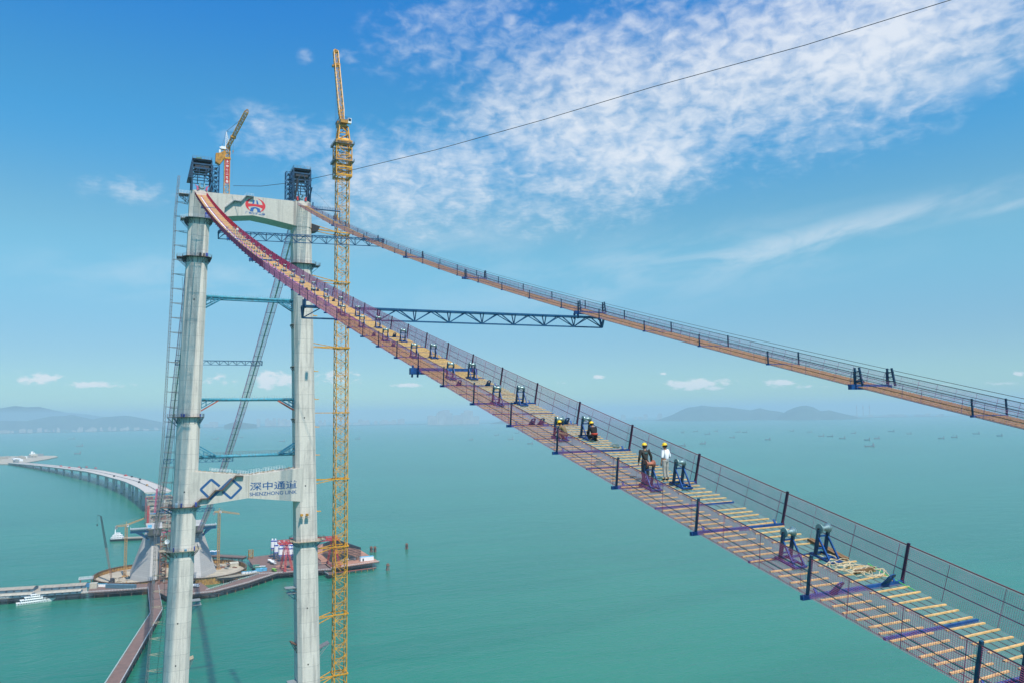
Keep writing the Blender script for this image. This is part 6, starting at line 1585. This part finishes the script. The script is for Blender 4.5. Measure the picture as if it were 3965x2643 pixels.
# distant ships
SH = [(462, 266), (598, 264), (665, 280), (1185, 287), (1255, 280), (1270, 247), (1085, 245), (1185, 241), (1230, 238), (1300, 237), (1355, 259), (1375, 240), (1398, 241), (1477, 266), (1660, 254), (1690, 255), (1732, 262), (1817, 267), (1850, 262), (1825, 289), (2070, 262), (2115, 258), (2190, 246), (2270, 253), (75, 263), (1560, 236), (1620, 240), (1770, 244), (1900, 238), (1960, 246), (550, 250), (620, 243)]
sl_ = [(1300 + x / .883, 1400 + y / .883) for x, y in SH] + [zf(965, 82), zf(940, 175), (560 + 715 / 2.614, 1450 + 648 / 2.614), (560 + 970 / 2.614, 1450 + 634 / 2.614), (560 + 1390 / 2.614, 1450 + 672 / 2.614), (276, 1698)]
r2 = np.random.default_rng(5)
order = sorted(range(len(sl_)), key=lambda i: sl_[i][0])
for rank, i in enumerate(order):
    px, py = sl_[i]; p = gz(px, py, 0); D = math.hypot(*(p - CAM)[:2]); Ls = min(120, max(34, D * r2.uniform(24, 50) / 3000 * .46))
    if i == 19 or i == 32: Ls = 1.35 * Ls
    a = math.atan2(*(p - CAM)[:2][::-1]) + math.pi / 2 + r2.uniform(-.35, .35); d = np.array([math.cos(a), math.sin(a), 0]); n_ = np.array([-d[1], d[0], 0])
    wd = Ls * .07; q0 = p - d * Ls / 2; fl = r2.random() < .3
    t = thing('cargo_ship', tuple(p), f'small hazy ship on the open sea, number {rank + 1} counting along the picture from the left', 'ship', 'ships on the far sea')
    mb = MB(); hull(mb, q0, d, n_, Ls, wd, [(0, .7, -1, 5), (.1, 1, -1, 4.4), (.85, 1, -1, 4.4), (1, .1, 1, 7)]); mb.build('hull', 'ship_grey', t)
    mb = MB(); c = q0 + d * Ls * .12; mb.box((c[0], c[1], 9), (Ls * .12, wd * 1.7, 9), a); mb.box((c[0], c[1], 15), (Ls * .07, wd * 1.3, 4), a)
    if fl: mb.bars([q0 + d * Ls * .5 + (0, 0, 4)], [q0 + d * Ls * .7 + (0, 0, 20)], 1.2)
    mb.build('superstructure', 'ship_grey', t)
p = gz(1300 + 72 / .883, 1400 + 262 / .883, 0)
# ------------------------------------------------------------------ workers
def skin_mesh(verts, edges, radii, root=0, sub=2):
    me = bpy.data.meshes.new('tmp_skin'); me.from_pydata([tuple(v) for v in verts], edges, []); me.update()
    o = bpy.data.objects.new('tmp_skin', me); C.objects.link(o)
    m_ = o.modifiers.new('s', 'SKIN'); m_.use_smooth_shade = True
    if not me.skin_vertices: me.skin_vertices.new()
    for i, r_ in enumerate(radii):
        sv = me.skin_vertices[0].data[i]; sv.radius = (r_, r_) if not isinstance(r_, tuple) else r_; sv.use_root = (i == root)
    o.modifiers.new('d', 'SUBSURF').levels = sub; o.modifiers['d'].render_levels = sub
    bpy.context.view_layer.update()
    out = bpy.data.meshes.new_from_object(o.evaluated_get(bpy.context.evaluated_depsgraph_get()))
    bpy.data.objects.remove(o); bpy.data.meshes.remove(me)
    return out
def lerp(a, b_, t): return tuple(np.array(a) * (1 - t) + np.array(b_) * t)
def person(s, yy, face, J, label, jacket, trousers, extra=None, deck=None, up_h=.06):
    """face: heading of the body in degrees from the tower direction (positive to the left); J: joints in body space (x ahead, y left, z up)"""
    base = np.array(dk(s, yy, up_h)) if deck is None else deck
    t = thing('person', tuple(base), label, 'person', None)
    th = R(face)
    def place(me, name, mat, par=t):
        me.name = name; me.materials.clear(); me.materials.append(MATS[mat])
        me.polygons.foreach_set('use_smooth', np.ones(len(me.polygons), bool))
        o = bpy.data.objects.new(name, me); C.objects.link(o); o.parent = par
        if par is t: o.rotation_euler = (0, 0, th)
        return o
    hand = []
    V, E_, Rr = [], [], []
    def node(p, r_, par=None):
        V.append(p); Rr.append(r_); i = len(V) - 1
        if par is not None: E_.append((par, i))
        return i
    pel = node(J['pelvis'], (.145, .11)); bel = node(lerp(J['pelvis'], J['chest'], .5), (.135, .105), pel); ch = node(J['chest'], (.165, .12), bel)
    nk0 = node(lerp(J['chest'], J['neck'], .7), (.09, .08), ch); nk = node(J['neck'], .058, nk0); hd0 = node(lerp(J['neck'], J['head'], .45), (.07, .08), nk); hd = node(J['head'], (.088, .105), hd0); tp = node(tuple(np.array(J['head']) + (0, 0, .07)), .07, hd)
    hv = np.array(J['look']); hv = hv / np.linalg.norm(hv)
    node(tuple(np.array(J['head']) + hv * .115 + (0, 0, -.015)), .014, hd)                      # nose
    for sg in ('l', 'r'):
        s2 = 1 if sg == 'l' else -1
        node(tuple(np.array(J['head']) + np.array([-hv[1], hv[0], 0]) * s2 * .098), .016, hd)   # ear
        sh = node(J['sh_' + sg], .062, ch); el_ = node(J['el_' + sg], .045, node(lerp(J['sh_' + sg], J['el_' + sg], .4), .053, sh)); wr = node(J['wr_' + sg], .029, node(lerp(J['el_' + sg], J['wr_' + sg], .35), .042, el_))
        fd = np.array(J.get('fd_' + sg, (0.1, 0, -1)), float); fd /= np.linalg.norm(fd)
        side = np.array((1.0, 0, 0)) if abs(fd[0]) < .8 else np.array((0, 1.0, 0)); side = side - fd * side.dot(fd); side /= np.linalg.norm(side); palmn = np.cross(fd, side)
        pm = node(tuple(np.array(J['wr_' + sg]) + fd * .055), (.038, .016), wr)
        for q, (o_, ln) in enumerate(((-.027, .075), (-.009, .085), (.009, .082), (.027, .065))):
            k1 = np.array(V[pm]) + fd * .03 + side * o_; k2_ = k1 + fd * ln * .5 + palmn * .006 * s2; k3 = k2_ + (fd * .8 + palmn * .5 * s2) * ln * .5
            n1 = node(tuple(k1), .010, pm); n2 = node(tuple(k2_), .009, n1); node(tuple(k3), .007, n2)
        t1 = node(tuple(np.array(V[pm]) - side * .042 - fd * .005), .011, pm); node(tuple(np.array(V[pm]) - side * .06 + fd * .035), .009, t1)
        hp = node(J['hip_' + sg], .085, pel); kn = node(J['kn_' + sg], .056, node(lerp(J['hip_' + sg], J['kn_' + sg], .4), .074, hp)); an = node(J['an_' + sg], .038, node(lerp(J['kn_' + sg], J['an_' + sg], .35), .052, kn)); node(J['toe_' + sg], .032, an)
    place(skin_mesh(V, E_, Rr, 0, 1), 'body', 'skin')
    # jacket or shirt
    V, E_, Rr = [], [], []
    hem = node(lerp(J['pelvis'], J['chest'], -.08), (.178, .14)); wa = node(lerp(J['pelvis'], J['chest'], .45), (.168, .135), hem); ch = node(J['chest'], (.19, .148), wa); nk = node(lerp(J['chest'], J['neck'], .78), (.078, .078), node(lerp(J['chest'], J['neck'], .5), (.13, .11), ch))
    for sg in ('l', 'r'):
        sh = node(J['sh_' + sg], .082, ch); m1 = node(lerp(J['sh_' + sg], J['el_' + sg], .5), .072, sh); el_ = node(J['el_' + sg], .064, m1)
        if J.get('sleeve', 1) > .5: m2 = node(lerp(J['el_' + sg], J['wr_' + sg], .5), .054, el_); node(lerp(J['el_' + sg], J['wr_' + sg], .93), .046, m2)
        else: node(lerp(J['el_' + sg], J['wr_' + sg], .22), .062, el_)
    jk = place(skin_mesh(V, E_, Rr, 0, 2), 'jacket' if jacket != 'shirt_white' else 'shirt', jacket)
    V, E_, Rr = [], [], []
    pel = node(J['pelvis'], (.165, .13)); node(lerp(J['pelvis'], J['chest'], .22), (.15, .12), pel)
    for sg in ('l', 'r'):
        hp = node(J['hip_' + sg], .105, pel); m1 = node(lerp(J['hip_' + sg], J['kn_' + sg], .5), .092, hp); kn = node(J['kn_' + sg], .074, m1); m2 = node(lerp(J['kn_' + sg], J['an_' + sg], .5), .068, kn); node(lerp(J['kn_' + sg], J['an_' + sg], .92), .060, m2)
    place(skin_mesh(V, E_, Rr, 0, 2), 'trousers', trousers)
    for sg in ('l', 'r'):
        a, b_ = np.array(J['an_' + sg]), np.array(J['toe_' + sg]); dv = (b_ - a)
        V, E_, Rr = [], [], []
        n0 = node(tuple(a - dv * .28), .042); n1 = node(tuple(a * .6 + b_ * .4), .045, n0); node(tuple(b_ + dv * .1), (.042, .03), n1); node(tuple(a + (0, 0, .03)), .048, n0)
        place(skin_mesh(V, E_, Rr, 0, 1), 'shoe', J.get('shoe', 'shoe_black'))
    # helmet with brim, tilted with the head
    hc = np.array(J['head']) + (0, 0, .045)
    prof = [(.002, .135), (.05, .128), (.09, .10), (.118, .055), (.127, .01), (.127, -.005), (.12, -.004), (.11, .0)]
    mb = MB(); mb.lathe(prof[::-1], (0, 0, 0), n=20)
    br = []; 
    for k_ in range(15):
        a = R(-75 + 150 * k_ / 14); br.append((.125 * math.cos(a), .125 * math.sin(a)))
    for k_ in range(14):
        a1_, a2_ = R(-75 + 150 * k_ / 14), R(-75 + 150 * (k_ + 1) / 14); w1, w2 = .05 * math.cos(a1_ * .95), .05 * math.cos(a2_ * .95)
        mb.poly([(.125 * math.cos(a1_), .125 * math.sin(a1_), 0), ((.125 + w1) * math.cos(a1_), (.125 + w1) * math.sin(a1_), -.012), ((.125 + w2) * math.cos(a2_), (.125 + w2) * math.sin(a2_), -.012), (.125 * math.cos(a2_), .125 * math.sin(a2_), 0)], (0, 0, .006))
    mb.bars([(-.10, 0, .09), (0, 0, .132)], [(0, 0, .132), (.10, 0, .09)], .02, .012)
    o = mb.build('helmet', 'helmet', None, smooth=True); o.parent = t
    o.location = tuple(Matrix.Rotation(th, 3, 'Z') @ Vector(hc)); o.rotation_euler = (0, J.get('tilt', 0.0), th + math.atan2(hv[1], hv[0]))
    hr = MB(); hr.lathe([(.07, -.085), (.104, -.05), (.112, -.01), (.112, .03)], (-.012, 0, 0), n=16); ho = hr.build('hair', 'black', None, smooth=True); ho.parent = t; ho.location = tuple(Matrix.Rotation(th, 3, 'Z') @ Vector(np.array(J['head']) + (0, 0, .03) - hv * .018)); ho.rotation_euler = (0, 0, th)
    if extra: extra(t, th, jk)
    return t
STAND = dict(pelvis=(0, 0, .96), chest=(.0, 0, 1.30), neck=(.01, 0, 1.49), head=(.03, 0, 1.62), look=(1, 0, 0), sh_l=(0, .20, 1.41), sh_r=(0, -.20, 1.41), el_l=(-.03, .29, 1.13), el_r=(-.03, -.29, 1.13), wr_l=(.05, .31, .88), wr_r=(.05, -.31, .88),
    hip_l=(0, .10, .90), hip_r=(0, -.10, .90), kn_l=(.02, .12, .50), kn_r=(.02, -.12, .50), an_l=(-.02, .13, .09), an_r=(-.02, -.13, .09), toe_l=(.15, .15, .04), toe_r=(.15, -.15, .04))
cut = lambda **k_: {**STAND, **k_}
def print_back(t, th, jk):
    mb = MB(); mb.box((-.152, 0, 1.33), (.012, .17, .022)); mb.box((-.152, 0, 1.30), (.012, .10, .01)); o = mb.build('back_print', 'cyan_print', None); o.parent = jk
def stick(t, th, jk):
    print_back(t, th, jk)
    mb = MB(); mb.bars([(.06, -.33, .82)], [(.02, -.20, .45)], .014); o = mb.build('tool', 'plank_brown', None); o.parent = t; o.rotation_euler = (0, 0, th)
person(315.9, .33, -12, cut(wr_r=(.06, -.34, .88), el_r=(-.02, -.31, 1.14)), 'standing worker in a dark jacket seen from behind, left of the standing pair', 'jacket_dark', 'trousers_dark', stick)
person(316.0, -.78, 18, cut(look=(1, .45, -.15), wr_l=(.02, .33, .86), wr_r=(.16, -.22, .98), el_r=(-.06, -.29, 1.14), an_r=(-.06, -.1, .09), toe_r=(.10, -.12, .04), sleeve=0), 'standing worker in a white shirt and pale trousers with yellow helmet', 'shirt_white', 'trousers_pale')
KN = dict(pelvis=(-.06, 0, .34), chest=(.10, 0, .66), neck=(.17, 0, .84), head=(.24, 0, .95), look=(1, .25, -.35), sh_l=(.12, .20, .77), sh_r=(.12, -.20, .77), el_l=(.22, .28, .50), el_r=(.22, -.27, .50), wr_l=(.42, .16, .42), wr_r=(.42, -.12, .42), fd_l=(1, -.3, -.5), fd_r=(1, .3, -.5),
    hip_l=(-.06, .11, .30), hip_r=(-.06, -.11, .30), kn_l=(.30, .18, .34), kn_r=(.28, -.18, .08), an_l=(.12, .18, .09), an_r=(-.16, -.16, .09), toe_l=(.30, .2, .04), toe_r=(-.32, -.16, .04), tilt=.25, shoe='roof_pale')
def belt(t, th, jk):
    mb = MB(); mb.lathe([(.175, .36), (.19, .42), (.178, .47)], (-.04, 0, 0), n=18); o = mb.build('belt', 'belt_red', None, smooth=True); o.parent = t; o.rotation_euler = (0, 0, th)
person(309.2, -1.05, 0, KN, 'kneeling worker in black with a red waist and yellow helmet by the right-hand roller', 'jacket_black', 'trousers_dark', belt)
SQ = dict(pelvis=(-.14, 0, .36), chest=(.06, 0, .68), neck=(.16, 0, .85), head=(.24, 0, .96), look=(1, 0, -.3), sh_l=(.08, .2, .79), sh_r=(.08, -.2, .79), el_l=(.24, .28, .54), el_r=(.24, -.28, .54), wr_l=(.45, .14, .46), wr_r=(.45, -.14, .46), fd_l=(1, -.2, -.4), fd_r=(1, .2, -.4),
    hip_l=(-.12, .12, .34), hip_r=(-.12, -.12, .34), kn_l=(.28, .22, .48), kn_r=(.28, -.22, .48), an_l=(.04, .2, .09), an_r=(.04, -.2, .09), toe_l=(.2, .23, .04), toe_r=(.2, -.23, .04), tilt=.25, shoe='roof_pale')
person(308.9, .72, 35, SQ, 'squatting worker in brown camouflage and yellow helmet behind the near post', 'camouflage', 'camouflage')
wt = person(130.2, -1.3, 180, cut(), 'tiny worker in white far up the near footbridge by the tower', 'shirt_white', 'trousers_pale')
mb = MB(); q = PA(np.array(130.2), -1.3, .05)
# ------------------------------------------------------------------ one label for each of the far repeats
TENS = ['twenty', 'thirty', 'forty', 'fifty', 'sixty']
def nth(n):
    if n < 20: return NTH[n]
    q = n + 1; tq, r_ = TENS[q // 10 - 2], q % 10
    return (tq[:-1] + 'ieth') if r_ == 0 else tq + '-' + NTH[r_ - 1]
def relabel(group, fmt, key=None):
    g_ = [o for o in C.objects if o.get('group') == group and o.parent is None]
    def sx(o):
        d = np.array(o.matrix_world.translation if o.type != 'MESH' else o.location) - CAM
        return (d @ RT) / (d @ FW)
    for i, o in enumerate(sorted(g_, key=key or sx)): o['label'] = fmt.format(nth(i))
bpy.context.view_layer.update()
relabel('town blocks below the left hills', 'pale hazy town block under the left-hand hills, {} from the left')
relabel('blocks just right of the left tower leg', 'pale far block beside the left tower leg, {} from the left')
relabel('slab blocks between the tower legs', 'white far slab block between the tower legs, {} from the left')
relabel('blocks on the shore right of the crane', 'faint low block on the shore right of the yellow crane, {} from the left')
relabel('skyscrapers of the distant centre', 'hazy skyscraper under the near footbridge, {} from the left')
relabel('blocks left of the right-hand hills', 'faint tower block left of the right-hand hills, {} from the left')
relabel('sheds of the industrial shore', 'low pale shed on the industrial shore, {} from the left')
relabel('buildings on the far island', 'low pale building on the flat far island, {} from the left')
relabel('ships on the far sea', 'small hazy ship on the open sea, {} counting from the left')
relabel('stacks in the right ring', 'low stack on the floor of the right ring, {} from the left')
relabel('stacks in the left ring', 'low stack on the floor of the left ring, {} from the left')
relabel('machines at the foot of the anchorage', 'small machine on the deck before the anchorage, {} from the left')
relabel('stacks under the frame shed', 'rusty stack under the bare frame shed, {} from the left')
relabel('stacks near the red crane', 'low rusty stack around the red gantry crane, {} from the left')
# ------------------------------------------------------------------ tidy
for o in list(bpy.data.objects):
    if '_org' in o: del o['_org']
proto_label_cut = 0
